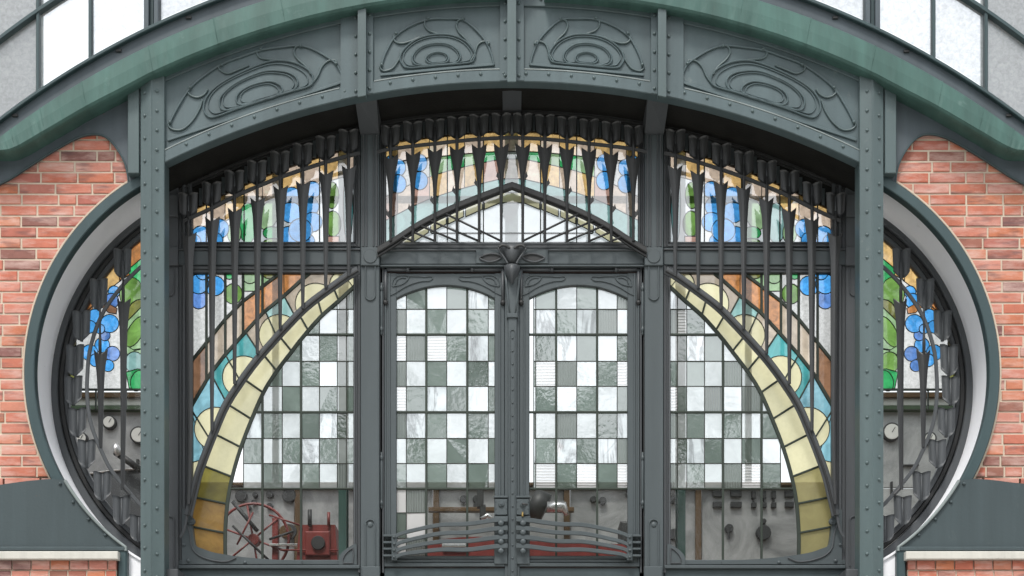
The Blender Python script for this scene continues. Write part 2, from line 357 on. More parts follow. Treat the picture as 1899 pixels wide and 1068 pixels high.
G['pinkish'] = glass('rose glass', (.76,.46,.36), .5, .12, .1, .25, 14)

# ------------------------------------------------------------------ ground, landing, far trees (outside the frame, lit and mirrored)
FZ = 3.36                                               # threshold level
mb = MB(); mb.add([(-300,-300,0),(300,-300,0),(300,300,0),(-300,300,0)], [(0,1,2,3)]); mb.build('ground', M['ground'], kind='structure')
mb = MB()
wbox(mb,-3.2,3.2,-.75,.5,0,FZ-.19)
for i in range(18): wbox(mb,-3.2,3.2,-.75-.3*(i+1),-.75-.3*i,0,FZ-.19-.17*(i+1))
mb.build('steps', M['landing'], kind='structure')
mb = MB()
for i in range(64):
    x = -90+i*2.8+random.uniform(-1,1); y = -46+random.uniform(-5,5); h = random.uniform(16,22)
    for j in range(9):
        c = Vector((x+random.uniform(-2,2), y+random.uniform(-2,2), h*random.uniform(.15,.95))); r = random.uniform(1.5,3.0)
        vs_=[]
        for k in range(40):
            d = Vector((random.gauss(0,1),random.gauss(0,1),random.gauss(0,1))).normalized(); q=c+d*r*random.uniform(.7,1.1)
            u=Vector((random.gauss(0,1),random.gauss(0,1),random.gauss(0,1))).normalized()*random.uniform(.6,1.4); v=u.cross(d)
            b=len(vs_); vs_+= [q-u,q+u,q+v]
        mb.add(vs_, [(3*k,3*k+1,3*k+2) for k in range(40)])
mb.build('tree_line', M['trees'], kind='stuff')

# ------------------------------------------------------------------ brick walls
CW = 0.0
def wall(mir, label):
    setmir(mir)
    t = T('brick_wall', label, 'brick wall', P(100,900,0))
    mbm = MB(); ring = [(464-411*math.sin(a), 690-411*math.cos(a)) for a in [math.radians(24+ (118-24)*i/40) for i in range(41)]]
    poly = [(-400,237),(-62,237),(-62,345)]+[(x,arcy(x,1560,-30)) for x in range(-60,240,20)]+[(262,300)] + [p for p in ring if p[0]<280 and p[1]<905] + [(-400,905)]
    prism(mbm, poly, .007, .25, Yr=0); mbm.build('mortar', M['mortar'], t)
    mj=MB(); ribbon(mj, circ_pts(464,690,420.3,math.radians(180-29),math.radians(239),60), 3.4, -.004,.02,.5); mj.build('mortar_joint', M['mortar'], t)
    xl = lambda y: (464 - math.sqrt(max(0,408.0**2-(y-690)**2))) if 283 < y else 258
    std = {}
    pit, L = 20.2, 68.4; y = 238.6; r = 0
    while y < 902:
        x = -90 - 273.6 + (50.5 if r%2 else 22) - 68.4*0 - 27.5 + random.uniform(-2.5,2.5)
        x -= (L if x > -343 else 0)
        yt, yb = y+1.6, y+pit-1.6
        while x < 262:
            ln = L*(.5 if random.random() < .09 else 1.0)
            if mir and 60 < y-400 and x+ln > 0 and random.random() < .12: ln = L*.5
            x0, x1 = x+1.8, x+ln-1.8
            lt, lb = xl(yt), xl(yb); lo = min(lt,lb)
            if x0 > lo-5: break
            if -58 < x0 and x1 < 236 and yb < arcy(max(x1,-50),1560,-10)+12: x += ln; continue     # nothing laid behind the gutter
            dy = random.uniform(-.0025,.0025)
            w2 = (x1-x0)*S/2; h2 = (yb-yt)*S/2
            if x1 < lo and abs(yt-yb) > 5:
                key = round(ln)
                if key not in std:
                    m_ = MB(); c=.004
                    o=[(-w2,-h2),(w2,-h2),(w2,h2),(-w2,h2)]; i=[(-w2+c,-h2+c),(w2-c,-h2+c),(w2-c,h2-c),(-w2+c,h2-c)]
                    m_.add([(a,.03,b) for a,b in o]+[(a,c,b) for a,b in o]+[(a,0,b) for a,b in i],
                           [(8,9,10,11)]+[f for k in range(4) for f in ((k,(k+1)%4,4+(k+1)%4,4+k),(4+k,4+(k+1)%4,8+(k+1)%4,8+k))])
                    std[key]=m_.mesh('brick', M['brick'])
                o_ = bpy.data.objects.new('brick', std[key]); col.objects.link(o_)
                c_ = P((x0+x1)/2,(yt+yb)/2,0); o_.location = (c_.x, dy, c_.z); adopt(o_, t)
                o_.rotation_euler = (0, random.uniform(-.006,.006), random.uniform(-.008,.008))
            else:
                m_ = MB()
                band(m_, [(x0,yt),(min(x1,lt),yt)], [(x0,yb),(min(x1,lb),yb)], dy, .03, .9)
                m_.build('brick', M['brick'], t)
            x += ln
        y += pit; r += 1
    return t
wall(False, 'red brick wall left of the left oval window'); wall(True, 'red brick wall right of the right oval window')

def low_wall(mir, label):
    setmir(mir)
    t = T('low_wall', label, 'low wall', P(100,1110,0))
    m_ = MB(); bx(m_, -420,1022,219,1037,-.16,.12,1.5); m_.build('coping_stone', M['stone'], t)
    m_ = MB(); bx(m_, -418,1037.6,216,1500,-.098,.1,.5); m_.build('mortar', M['mortar'], t)
    x = -84.0
    while x < 205:                                       # soldier row under the coping, then stretchers
        x1 = min(x+35.5, 216.5); m_ = MB(); bx(m_, x+1.2,1039,x1-1.2,1056,-.115+random.uniform(-.003,.003),-.06,.9); m_.build('brick', M['brick'], t); x = x1
    for k in range(3):
        x = -84.0 - (17 if k%2 else 0)
        while x < 205:
            x1 = min(x+(35 if k!=1 else 68), 216.5); m_ = MB(); bx(m_, x+1.2,1058.5+20*k,x1-1.2,1076+20*k,-.105+random.uniform(-.003,.003),-.06,.9); m_.build('brick', M['brick'], t); x = x1
low_wall(False, 'low brick wall with pale coping stone under the left iron base plate'); low_wall(True, 'low brick wall with pale coping stone under the right iron base plate')

# ------------------------------------------------------------------ arch: copper band, channel, spandrels
def cop_low(x): return arcy(x,1560,-11.4) if x > 170 else None
setmir(False)
def copper():
    t = T('copper_band', 'green verdigris copper gutter band arching over the riveted girder', 'gutter', P(950,-15,0))
    xs = [-60,-15,20,75,152,276,396,520,645,770,890]
    low_pts = cr([(-60,279),(0,281),(30,276),(84,246),(162,201),(230,166),(276,141.5)],8)
    def low(x):
        if x >= 276: return arcy(x,1560,-11.4)
        for a,b in zip(low_pts,low_pts[1:]):
            if a[0] <= x <= b[0]: return a[1]+(b[1]-a[1])*(x-a[0])/(b[0]-a[0]+1e-9)
        return 281
    def top(x): return arcy(x,1560,-68)
    def seg(x0,x1,mir):
        setmir(mir); n=12; m_=MB(); vs_=[]
        for i in range(n+1):
            x = x0+(x1-x0)*i/n; xl_ = x + 16*(1-abs(x-950)/950)*0 + (10 if x<880 else 0)
            b = 1.2 if i in (0,n) else 0
            T0=P(x,top(x),-.155); B0=P(min(xl_,952),low(min(xl_,952)),-.20+random.uniform(-.003,.003))
            vs_ += [T0+Vector((0,.15,.0)), T0, T0.lerp(B0,.04)+Vector((0,-.012,0)), T0.lerp(B0,.5)+Vector((0,-.022,0)), T0.lerp(B0,.93)+Vector((0,-.016,0)), B0, B0+Vector((0,.02,-.006)), B0+Vector((0,.20,0))]
        K=8; fs_=[]
        for i in range(n):
            for k in range(K-1): fs_.append((i*K+k,(i+1)*K+k,(i+1)*K+k+1,i*K+k+1))
        m_.add(vs_,fs_); m_.build('copper_sheet', M['copper'], t)
        # standing seam lip
        m_=MB(); x=x0; xl_=x+(10 if x<880 else 0)
        if x0 > -50:
            A=P(x,top(x),-.155); B=P(xl_,low(xl_),-.20); tube(m_,[A+Vector((0,-.012,0)),A.lerp(B,.5)+Vector((0,-.023,0)),B+Vector((0,-.01,0))],.0026,5); m_.build('seam', M['copper'], t)
    for mir in (False,True):
        for a,b in zip(xs,xs[1:]): seg(a,b,mir)
    setmir(False); seg(890,1010,False)
copper()
def channel():
    setmir(False)
    t = T('sill_channel', 'dark iron sill channel arching between the gable glass and the copper band', 'sill', P(950,-90,0))
    m_=MB(); band(m_, arc(-60,1960,1560,-98,90), arc(-60,1960,1560,-64,90), -.06,.02,1); m_.build('channel_web', M['iron_plate'], t)
    m_=MB(); band(m_, arc(-60,1960,1560,-106,90), arc(-60,1960,1560,-98.5,90), -.10,.04,1.5); m_.build('sill_lip', M['iron_ring'], t)
    m_=MB()
    for x in (28,220,350,1550,1682,1872):
        y=arcy(x,1560,-88); bx(m_, x-5,y-3,x+5,y+2,-.075,-.05,.8)
    m_.build('clips', M['iron_black'], t, kind='stuff')
channel()
def spandrel(mir,label):
    setmir(mir)
    t = T('spandrel_plate', label, 'iron plate', P(200,260,0))
    lower = cr([(-60,368),(0,339),(30,322),(74,293),(115,268),(145,253),(168.5,247),(189,248.5),(206,260),(222,281),(232.5,302),(237.6,322),(240,345)],5)
    up = [(x, (arcy(x,1560,-30))) for x in [250-310*i/40 for i in range(41)]]
    m_=MB(); prism(m_, lower+[(262,345),(262,150)]+up, -.035,.05, Yr=-.035); m_.build('plate', M['iron_plate'], t)
    m_=MB(); ribbon(m_, offset(lower,1.0), 3.2, -.042, -.02,.8); m_.build('edge_bead', M['iron_ring'], t)
spandrel(False,'slate grey iron spandrel plate curving over the left brick wall'); spandrel(True,'slate grey iron spandrel plate curving over the right brick wall')

# ------------------------------------------------------------------ gable window over the arch
def gable():
    setmir(False)
    t = T('gable_window','large arched gable window with thin green glazing bars above the copper band','window', P(950,-110,.05))
    for mir in (False,True):
        setmir(mir)
        cols = [(-62,67),(73,164.5),(170,267),(294,398),(402,505)]
        for x0,x1 in cols:
            for (a,b) in ((-106,-251),(-257,-400)):
                m_=MB(); A=arc(x0,x1,1560,a,5); B=arc(x0,x1,1560,b,5)
                if min(p[1] for p in A) < -160: continue
                vs_=[P(*p,.05) for p in A]+[P(*p,.05) for p in B]
                m_.add(vs_,[(i,i+1,i+7,i+6) for i in range(5)]); m_.build('glass_pane', G['gable'], t)
        for x,wd in ((70,5.5),(167,5.5),(400,5)):
            m_=MB(); bx(m_, x-wd/2,-330,x+wd/2,arcy(x,1560,-104),.0,.07,.8); m_.build('glazing_bar', M['iron_ring'], t)
        m_=MB(); bx(m_,267,-330,276,arcy(270,1560,-94),-.03,.07,1); m_.build('mullion', M['iron_plate'], t)
        m_=MB(); bx(m_,276.5,-330,285,arcy(280,1560,-100),.01,.08,1); m_.build('mullion', M['iron_ring'], t)
        m_=MB(); bx(m_,285.5,-330,294,arcy(290,1560,-90),-.03,.07,1); m_.build('mullion', M['iron_plate'], t)
        m_=MB(); band(m_, arc(-62,400,1560,-258,20), arc(-62,400,1560,-250,20), -.01,.08,.8); m_.build('curved_rail', M['iron_ring'], t)
gable()

# ------------------------------------------------------------------ riveted girder with scroll ornament
def girder():
    setmir(False)
    t = T('arch_girder','riveted grey iron arch girder with four scroll ornament panels','girder', P(950,150,-.08))
    YW=-.08
    bounds = [(301,632),(692,929),(971,1208),(1268,1599)]
    for a,b in bounds:
        m_=MB(); band(m_, arc(a-3,b+3,1560,-14,24), arc(a-3,b+3,1457,148,24), YW,-.02,.2); m_.build('web_panel', M['iron'], t)
    m_=MB(); band(m_, arc(282,1618,1560,-15,70), arc(282,1618,1560,10.5,70), -.096,YW-.001,1.0); m_.build('top_flange', M['iron'], t)
    m_=MB(); band(m_, arc(302,1598,1457,128,70), arc(302,1598,1457,151,70), -.105,.0,1.6); m_.build('bottom_flange', M['iron'], t)
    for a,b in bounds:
        m_=MB(); band(m_, arc(a+2,b-2,1457,126.2,20), arc(a+2,b-2,1457,128.6,20), -.1085,-.10,.4); m_.build('worn_highlight', M['edge'], t)  # pale ribbon paints the edge highlight along the worn flange edge
    for (c0,w_,f0,f1) in ((662,60,664,679),(950,44,941.5,957.5),(1238,60,1221,1236)):
        x0,x1 = (632,692) if c0==662 else ((928,972) if c0==950 else (1208,1268))
        m_=MB(); xa=[x0+(x1-x0)*i/6 for i in range(7)]
        band(m_, [(x,arcy(x,1560,-12)) for x in xa],[(x,arcy(x,1457,149.5)) for x in xa],-.112,YW,1.0); r=m_.build('rib', M['iron'], t)
        m_=MB(); band(m_, [(f0,arcy(f0,1560,-13)),(f1,arcy(f1,1560,-13))],[(f0,arcy(f0,1457,152)),(f1,arcy(f1,1457,152))],-.185,-.113,1.2); m_.build('fin', M['iron_post'], r)
    # end strips beside posts
    rv=MB()
    for x in [302+42*i for i in range(31)]:
        rivet(rv, x+2, arcy(x+2,1457,136), -.105)
    for x in [296+41.6*i for i in range(33)]:
        if min(abs(x-c) for c in (662,950,1238)) > 14: rivet(rv, x, arcy(x,1560,-2), -.096)
    for cx_ in (660,686,937,963,1214,1241):
        y0=arcy(cx_,1560,-2); y1=arcy(cx_,1457,140)
        n=4
        for k in range(n+1): rivet(rv, cx_, y0+8+(y1-y0-8)*k/n, -.112)
    rv.build('rivets', M['iron_post'], t, kind='stuff')
    z1=lambda x,y:(x/2.967,y/2.967); z2=lambda x,y:(480+x/2.967,y/2.967)
    P1=dict(base=[(311,261),(640,152)],
      outer=[(315,226),(329,199),(350.5,165),(374,143),(411,118),(448,104),(483,92),(520,86.5),(556,83.5),(582,91),(606,104.5),(624,118),(633,135),(640,151)],
      balls=[(316,226.5),(353,162.5),(412,119.6),(484,90.5),(558,85),(624.5,118)],
      curls=[[(316,226),(312.5,230),(316,237),(326,241),(340,239),(357,224),(370,203),(376,185)],
             [(352,163),(348.5,168),(353,176),(366,180.5),(379,175),(386,165)],
             [(411,119),(406,124),(410,131),(423,136),(440,130),(462,121)],
             [(484,90),(477,96),(480,105),(490,109),(514,111)],
             [(557,84),(549,87),(545.5,97),(552,109),(569,125),(577,138)],
             [(624,118),(622,112),(610,112.5),(598,123),(589.5,141),(578,157)]],
      loops=[[(388,216),(378,203),(381,183),(398,162),(431,141),(480,119),(514,111),(547,115.5),(573,130),(581,146),(573,159),(530,172),(440,201),(405,214)],
             [(418,204),(407,192),(412,175),(438,153),(480,134),(507,130),(537,134.5),(552,148),(546,165),(520,174),(460,193)],
             [(448,194),(438,184),(446,168.5),(470,156),(500,150),(519,157),(524,168.5),(512,178),(480,187)]])
    P2=dict(base=[z2(670,416),z2(1296,358)],
      outer=[z2(676,352),z2(700,285),z2(750,200),z2(830,142),z2(935,103),z2(1040,99),z2(1122,105),z2(1190,155),z2(1250,225),z2(1282,300),z2(1295,355)],
      balls=[z2(678,357),z2(757,184),z2(933,99),z2(1126,104),z2(1267,241)],
      curls=[[z2(677,355),z2(668,372),z2(690,390),z2(735,376),z2(770,330),z2(785,285)],
             [z2(754,185),z2(742,205),z2(755,230),z2(790,238),z2(840,225),z2(890,203)],
             [z2(930,99),z2(914,115),z2(917,145),z2(940,170),z2(985,186)],
             [z2(1122,103),z2(1097,115),z2(1089,145),z2(1105,180),z2(1140,215),z2(1165,250)],
             [z2(1266,240),z2(1262,229),z2(1230,230),z2(1205,250),z2(1188,300),z2(1165,338)]],
      loops=[[z2(830,370),z2(790,350),z2(778,312),z2(805,262),z2(870,213),z2(960,188),z2(1060,190),z2(1140,225),z2(1188,285),z2(1186,320),z2(1155,342),z2(1000,356)],
             [z2(890,358),z2(850,340),z2(850,300),z2(895,255),z2(975,234),z2(1050,243),z2(1100,280),z2(1110,318),z2(1080,345),z2(980,355)],
             [z2(945,346),z2(920,322),z2(940,296),z2(985,283),z2(1030,294),z2(1045,320),z2(1025,342)]])
    for d in (P1,P2):
        for mir in (False,True):
            setmir(mir)
            o=None
            m_=MB(); base=d['base']; pts=[(base[0][0]+(base[1][0]-base[0][0])*i/6, base[0][1]+(base[1][1]-base[0][1])*i/6-2.2) for i in range(7)]
            ribbon(m_, pts, 5.5, -.094,YW,1.0); o=m_.build('scroll_ornament', M['iron'], t)
            m_=MB(); oc=cr(d['outer'],5); ribbon(m_, oc, 3.4, -.097,YW,1.0); m_.build('outer_arc', M['iron'], o)
            for c in d['curls']:
                m_=MB(); q=cr(c,6); tube(m_,[P(x,y,-.088) for x,y in q],.0072,6); m_.build('curl', M['iron_post'], o)
            for k,l in enumerate(d['loops']):
                m_=MB(); q=cr(l,5,True); ribbon(m_, q, 3.0, -.097,YW,1.2,True); m_.build('loop', M['iron'], o)
                m_=MB(); ctr=(sum(p[0] for p in q)/len(q),sum(p[1] for p in q)/len(q)); kx=.87 if k<2 else .78
                qi=[(ctr[0]+(x-ctr[0])*(kx+.04),ctr[1]+(y-ctr[1])*kx) for x,y in q]
                ribbon(m_, qi, 2.0, -.090,YW,.6,True); m_.build('loop', M['iron'], o)
            m_=MB()
            for b in d['balls']: rivet(m_, b[0],b[1],-.095,3.1,.016)
            m_.build('beads', M['iron_post'], o, kind='stuff')
    setmir(False)
    # soffit running back to the window screen
    m_=MB(); n=48; a=arc(290,1610,1457,151,n); vs_=[]
    for p in a: vs_ += [Q(p,-.08,-.02), Q(p,-.08,.47), Q((p[0],p[1]-14),-.08,.47), Q((p[0],p[1]-14),-.08,-.02)]
    fs_=[]
    for i in range(n):
        for k in range(4): fs_.append((4*i+k,4*i+4+k,4*i+4+(k+1)%4,4*i+(k+1)%4))
    m_.add(vs_,fs_); m_.build('soffit', M['near_black'], t)
    # brackets: wedge arms from the flange back down to the pilasters
    for (x0,x1,bx0,bx1,yt,yb) in ((658,698,668,703,183,246),(932,968,933,967,155,202),(1202,1242,1197,1232,183,246)):
        A=[P(x0,arcy(x0,1457,149),-.07),P(x1,arcy(x1,1457,149),-.07)]; B=[P(bx0,yb,.32),P(bx1,yb,.32)]
        m_=MB(); vs_=[A[0],A[1],B[1],B[0]]
        vs_+=[Vector((v.x,.44,v.z)) for v in (A[0],A[1])]+[Vector((v.x,.44,v.z)) for v in (B[1],B[0])]
        m_.add(vs_,[(0,1,2,3),(4,7,6,5),(0,3,7,4),(1,5,6,2),(3,2,6,7),(0,4,5,1)]); m_.build('bracket', M['iron_in'], t)
girder()

# ------------------------------------------------------------------ posts
def post(mir,label):
    setmir(mir)
    t = T('iron_post', label, 'post', P(282,1120,-.1))
    def colm(prof,y0,y1,name,mat,c=0):
        m_=MB(); n=len(prof)
        vs_=[Q((x,y0),-.14,Y) for x,Y in prof]+[Q((x,y1),-.14,Y) for x,Y in prof]
        # keep the plan shape: X from the front measure
        m_.add(vs_,[tuple(range(n-1,-1,-1)),tuple(range(n,2*n))]+[(i,(i+1)%n,n+(i+1)%n,n+i) for i in range(n)]); return m_.build(name,mat,t)
    colm([(260,.05),(260,-.118),(261.5,-.122),(278.5,-.148),(281,-.150),(283.5,-.143),(302,-.122),(304,-.118),(304,.05)],139,1125,'post_shaft',M['iron_post'])
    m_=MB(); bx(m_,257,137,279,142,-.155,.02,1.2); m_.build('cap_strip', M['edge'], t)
    m_=MB(); bx(m_,237,139,258.5,321,-.115,-.03,1.2); m_.build('side_plate', M['iron_post'], t)
    m_=MB(); bx(m_,304.5,1055,330,1125,-.05,.30,2); m_.build('foot_block', M['iron_in'], t)
    rv=MB()
    y=172.0
    while y<1100: rivet(rv,269,y,-.134,3.2); y+=42.2
    y=169.0
    while y<1100:
        rivet(rv,291.5,y,-.134,3.2); y += 36.3 if y<330 else 42.3
    rv.build('rivets', M['iron_post'], t, kind='stuff')
post(False,'riveted grey green iron post left of the entrance'); post(True,'riveted grey green iron post right of the entrance')

# ------------------------------------------------------------------ oval windows: ring frame and base plate
A0,A1 = math.radians(119.5),math.radians(241)      # picture angles (y down), going over the left side
def ring(mir,label):
    setmir(mir)
    t = T('ring_frame', label, 'window frame', P(100,900,0))
    n=72
    circ=lambda cx,cy,R,a0=A0,a1=A1: circ_pts(cx,cy,R,a0,a1,n)
    m_=MB(); a0=math.radians(180-31); band(m_, circ_pts(464,690,419,a0,A1,n), circ_pts(464,690,400,a0,A1,n), -.055,.03,1.5); m_.build('flange', M['iron_ring'], t)
    m_=MB(); o=circ(464,690,400); i=circ(464,690,404); vs_=[]
    for p,q in zip(o,i): vs_+=[Q(p,-.04,-.035),Q(p,-.04,.46),Q(q,-.04,.46),Q(q,-.04,-.035)]
    m_.add(vs_,[(4*k+j,4*k+4+j,4*k+4+(j+1)%4,4*k+(j+1)%4) for k in range(n) for j in range(4)])
    m_.build('reveal', M['plaster'], t)
    for nm,Ra,Rb,Yf,mt in (('outer_moulding',389,372,.395,'iron_in'),('middle_moulding',371.5,362,.425,'iron_black'),('inner_moulding',361.5,353,.41,'iron_in')):
        m_=MB(); band(m_, circ(480.5,719,Ra), circ(480.5,719,Rb), Yf,.47,1.6,Yr=.42); m_.build(nm, M[mt], t)
    # white plastered cheek seen under the ring
    c=circ_pts(464,690,402,math.radians(118),math.radians(126),8)
    m_=MB(); prism(m_, c+[(222,1200),(296,1200)], -.02,.36, Yr=-.02); m_.build('plaster_cheek', M['plaster'], t)
ring(False,'dark iron ring with white plaster reveal round the left oval window'); ring(True,'dark iron ring with white plaster reveal round the right oval window')
def base_plate(mir,label):
    setmir(mir)
    t = T('base_plate', label, 'iron plate', P(100,1020,-.06))
    edge=circ_pts(464,690,398,math.radians(180-30.2),math.radians(180-54.5),24)
    top = cr([(-420,960),(-120,930),(-60,908),(-20,899),(20,895),(60,890),(96,888)],5) if mir else cr([(-420,900),(-60,908),(0,899),(50,892),(96,888)],6)
    poly = top+edge+[(234,1020),(-420,1020)]
    m_=MB(); prism(m_, poly, -.075,.02); m_.build('plate', M['iron_base'], t)
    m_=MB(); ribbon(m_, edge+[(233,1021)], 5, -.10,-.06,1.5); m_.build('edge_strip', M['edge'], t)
    m_=MB(); bx(m_, -420,1013.5,232,1021.5,-.10,-.05,1.5); m_.build('bottom_strip', M['iron_base'], t)
    m_=MB(); bx(m_, 219,1019,235.5,1120,-.09,.06,2.5); m_.build('down_leg', M['iron_ring'], t)
    rv=MB()
    for x,y in ((112,897),(136,931),(165,963),(196,992),(221,1024)): rivet(rv,x,y,-.078,3.2,.013)
    rv.build('rivets', M['iron_base'], t, kind='stuff')
base_plate(False,'dark iron base plate under the left oval window'); base_plate(True,'dark iron base plate under the right oval window')

# ------------------------------------------------------------------ portal screen (pilasters, transom, frames)
RAILL = cr([(340,410),(352,404),(392.5,385.5),(435,363.6),(474,346.6),(520,328),(560,314),(604,300),(646,288),(668,283)],4)
RAILM = cr([(700,281),(725,275.5),(766,270),(807,265.5),(848,261),(890,257),(929,255),(950,254.5)],4)
RAILM = RAILM + [(1900-x,y) for x,y in RAILM[-2::-1]]
def interp(pts,x):
    for a,b in zip(pts,pts[1:]):
        if a[0]<=x<=b[0]: return a[1]+(b[1]-a[1])*(x-a[0])/(b[0]-a[0])
    return pts[0][1] if x<pts[0][0] else pts[-1][1]
SCR=None
def screen():
    setmir(False)
    global SCR
    t = T('portal_screen','charcoal iron portal screen of pilasters and transom holding doors and stained glass','portal', P(950,1120,.42)); SCR=t
    for mir in (False,True):
        setmir(mir)
        # jamb pilaster
        m_=MB(); bx(m_,288,330,331,1120,.385,.47,1.2); j=m_.build('jamb_pilaster', M['iron_in'], t)
        m_=MB(); bx(m_,306,360,331,401,.36,.39,1.2); m_.build('head_block', M['iron_in'], j)
        m_=MB(); bx(m_,306,457,331,492,.36,.39,1.2); m_.build('rosette_block', M['iron_in'], j)
        m_=MB(); ribbon(m_, [(323,494)]+[(323,540)]+circ_pts(315,540,8,0,math.pi,8)+[(307,540),(307,494)],2.2,.375,.39,.6); m_.build('drop_panel', M['iron_in'], j)
        m_=MB(); ribbon(m_, [(323,1050),(323,965)]+circ_pts(315,965,8,0,-math.pi,8)+[(307,1050)],2.2,.375,.39,.6); m_.build('foot_panel', M['iron_in'], j)
        for x0,x1,yf in ((331.5,338,.405),(338.5,344,.39),(344.5,349,.41),(349.5,356,.395)):
            m_=MB(); bx(m_,x0,340,x1,1048,yf,.47,.9); m_.build('frame_moulding', M['iron_in'], t)
        # main pilaster
        m_=MB(); bx(m_,669,214,704,1120,.355,.47,1.3); p=m_.build('pilaster', M['iron_door'], t)
        m_=MB(); bx(m_,668,206,705,245,.335,.36,1.5); m_.build('capital_block', M['iron_in'], p)
        for x0,x1 in ((672.5,675.5),(679,681),(692,694),(697.5,700.5)):
            m_=MB(); bx(m_,x0,246,x1,457,.343,.36,.6); m_.build('reed', M['iron_in'], p)
        m_=MB(); bx(m_,669.5,458,704,492,.335,.36,1.2); m_.build('rosette_block', M['iron_door'], p)
        m_=MB(); disc(m_,687,475,12.5,.328,.34,24,.8); m_.build('rosette', M['iron_door'], p)
        m_=MB(); ribbon(m_, [(678,492),(678,547)]+circ_pts(687,547,9,math.pi,0,10)+[(696,492)],2.4,.344,.36,.7); m_.build('drop_panel', M['iron_door'], p)
        m_=MB(); ribbon(m_, [(696,1050),(696,972)]+circ_pts(687,972,9,0,-math.pi,10)+[(678,1050)],2.4,.344,.36,.7); m_.build('foot_panel', M['iron_door'], p)
        m_=MB(); rivet(m_,687,973,.355,5.5,.009); m_.build('foot_knob', M['iron_door'], p)
        m_=MB(); bx(m_,671,1050,705,1125,.325,.36,1.5); m_.build('plinth_block', M['iron_door'], p)
        for x0,x1,yf,ya,yb,mt in ((656,660.5,.41,262,458,'iron_in'),(661,664,.395,255,458,'iron_in'),(664.5,668.5,.385,246,458,'iron_in'),(656,660.5,.41,492,1048,'iron_in'),(661,664,.395,492,1048,'iron_in'),(664.5,668.5,.385,492,1062,'iron_in'),
                               (704.5,708,.385,246,458,'iron_in'),(708.5,711,.40,246,458,'iron_in'),(711.5,716,.41,262,458,'iron_in'),(704.5,706.5,.40,492,1062,'iron_black'),(709,712.4,.40,494,1062,'iron_in')):  # the black strip beside the door stands for a shaded gap
            m_=MB(); bx(m_,x0,ya,x1,yb,yf,.47,.8); m_.build('frame_moulding', M[mt], t)
        # side bay transom rails
        for y0,y1,yf in ((448,452,.41),(452.5,457,.395),(493,499,.40),(499.5,505,.41)):
            m_=MB(); bx(m_,338,y0,668,y1,yf,.47,.8); m_.build('frame_rail', M['iron_in'], t)
        m_=MB(); bx(m_,331,459,669,491,.385,.47,1.2); m_.build('transom_beam', M['iron_door'], t)
        m_=MB(); bx(m_,331,460.5,669,463.5,.372,.39,.8); m_.build('transom_lip', M['iron_in'], t)
        # bottom frame of the side bay with curved corner castings
        m_=MB(); bx(m_,331,1038,668,1047,.40,.47,1); m_.build('bottom_rail', M['iron_door'], t)
        m_=MB(); bx(m_,331,1047.5,668,1054,.375,.47,1); m_.build('bottom_rail', M['iron_door'], t)
        m_=MB(); bx(m_,331,1054.5,668,1130,.405,.47,1); m_.build('apron_panel', M['iron_base'], t)
        g=cr([(354,945),(357,975),(360,1000),(364,1012),(378,1018),(400,1025),(448,1032.5),(500,1037),(560,1039.5)],5)
        m_=MB(); prism(m_, g+[(560,1046),(338,1046),(338,945)], .385,.46); cc=m_.build('corner_casting', M['iron_door'], t)
        m_=MB(); ribbon(m_, cr([(346,968),(352,990),(356,1015),(370,1030),(395,1039),(420,1041),(438,1034)],5),2.4,.374,.39,.7); m_.build('scroll_line', M['iron_in'], cc)
        m_=MB(); disc(m_,355,966,6.5,.36,.40,18); disc(m_,355,966,3,.35,.37,12); m_.build('volute', M['iron_door'], cc)
        rv=MB()
        for x,y,r in ((341,1010,3.5),(350,1040,4),(455,1043,3.5)): rivet(rv,x,y,.385,r,.014)
        rv.build('rivets', M['iron_door'], cc, kind='stuff')
        m_=MB(); q=[(629,1047)]+cr([(629,1033),(634,1025),(645,1016),(657,1009)],4)+[(662,1009),(662,1047)]
        prism(m_, q, .385,.46); c2=m_.build('corner_casting', M['iron_door'], t)
        m_=MB(); ribbon(m_, [(637,1044),(636,1036)]+cr([(640,1028),(648,1020),(655,1016)],4)+[(656,1030),(655,1044)],2.2,.375,.39,.6,True); m_.build('scroll_line', M['iron_in'], c2)
    setmir(False)
    # central bay
    m_=MB(); bx(m_,705,460.5,1195,490,.385,.47,1.2); m_.build('transom_beam', M['iron_door'], t)
    m_=MB(); bx(m_,705,461.5,1195,464.5,.372,.39,.8); m_.build('transom_lip', M['iron_in'], t)
    for y0,y1,yf in ((449,454,.41),(454.5,460,.395)):
        m_=MB(); bx(m_,711,y0,1189,y1,yf,.47,.8); m_.build('frame_rail', M['iron_in'], t)
    m_=MB(); bx(m_,705,490.5,1195,494,.365,.47,1); m_.build('door_cornice', M['iron_door'], t)
    m_=MB(); bx(m_,708,494.5,1192,504,.43,.47,.5); m_.build('door_head', M['iron_black'], t)
    # head board over the glass, following the moulding arc
    n=60
    xs=[322+(1578-322)*i/n for i in range(n+1)]
    def wtop(x):
        xm = x if x<=950 else 1900-x
        if xm<668: return interp(RAILL,xm)-14
        if xm<700: return 265
        return interp(RAILM,xm)-13
    m_=MB(); band(m_, [(x,arcy(x,1407,190)) for x in xs],[(x,wtop(x)) for x in xs],.43,.47,1); m_.build('head_board', M['near_black'], t)
    for dy,w_,yf in ((2,5,.385),(8,5,.40),(14,4,.415)):
        m_=MB(); band(m_, arc(322,1578,1407,197+dy,60), arc(322,1578,1407,197+dy+w_,60), yf,.45,1); m_.build('arch_moulding', M['iron_black'], t)
    for a in ((703.5,494,714,1128),(1186,494,1196.5,1128),(704,446,1196,507),(330,330,353,1128),(1547,330,1570,1128),(655,214,716,1128),(1184,214,1245,1128),(330,447,670,506),(1230,447,1570,506),(330,1040,670,1128),(1230,1040,1570,1128)):
        m_=MB(); bx(m_,a[0],a[1],a[2],a[3],.472,.48,.3,Yr=.45); m_.build('backing_plate',M['iron_black'],t)
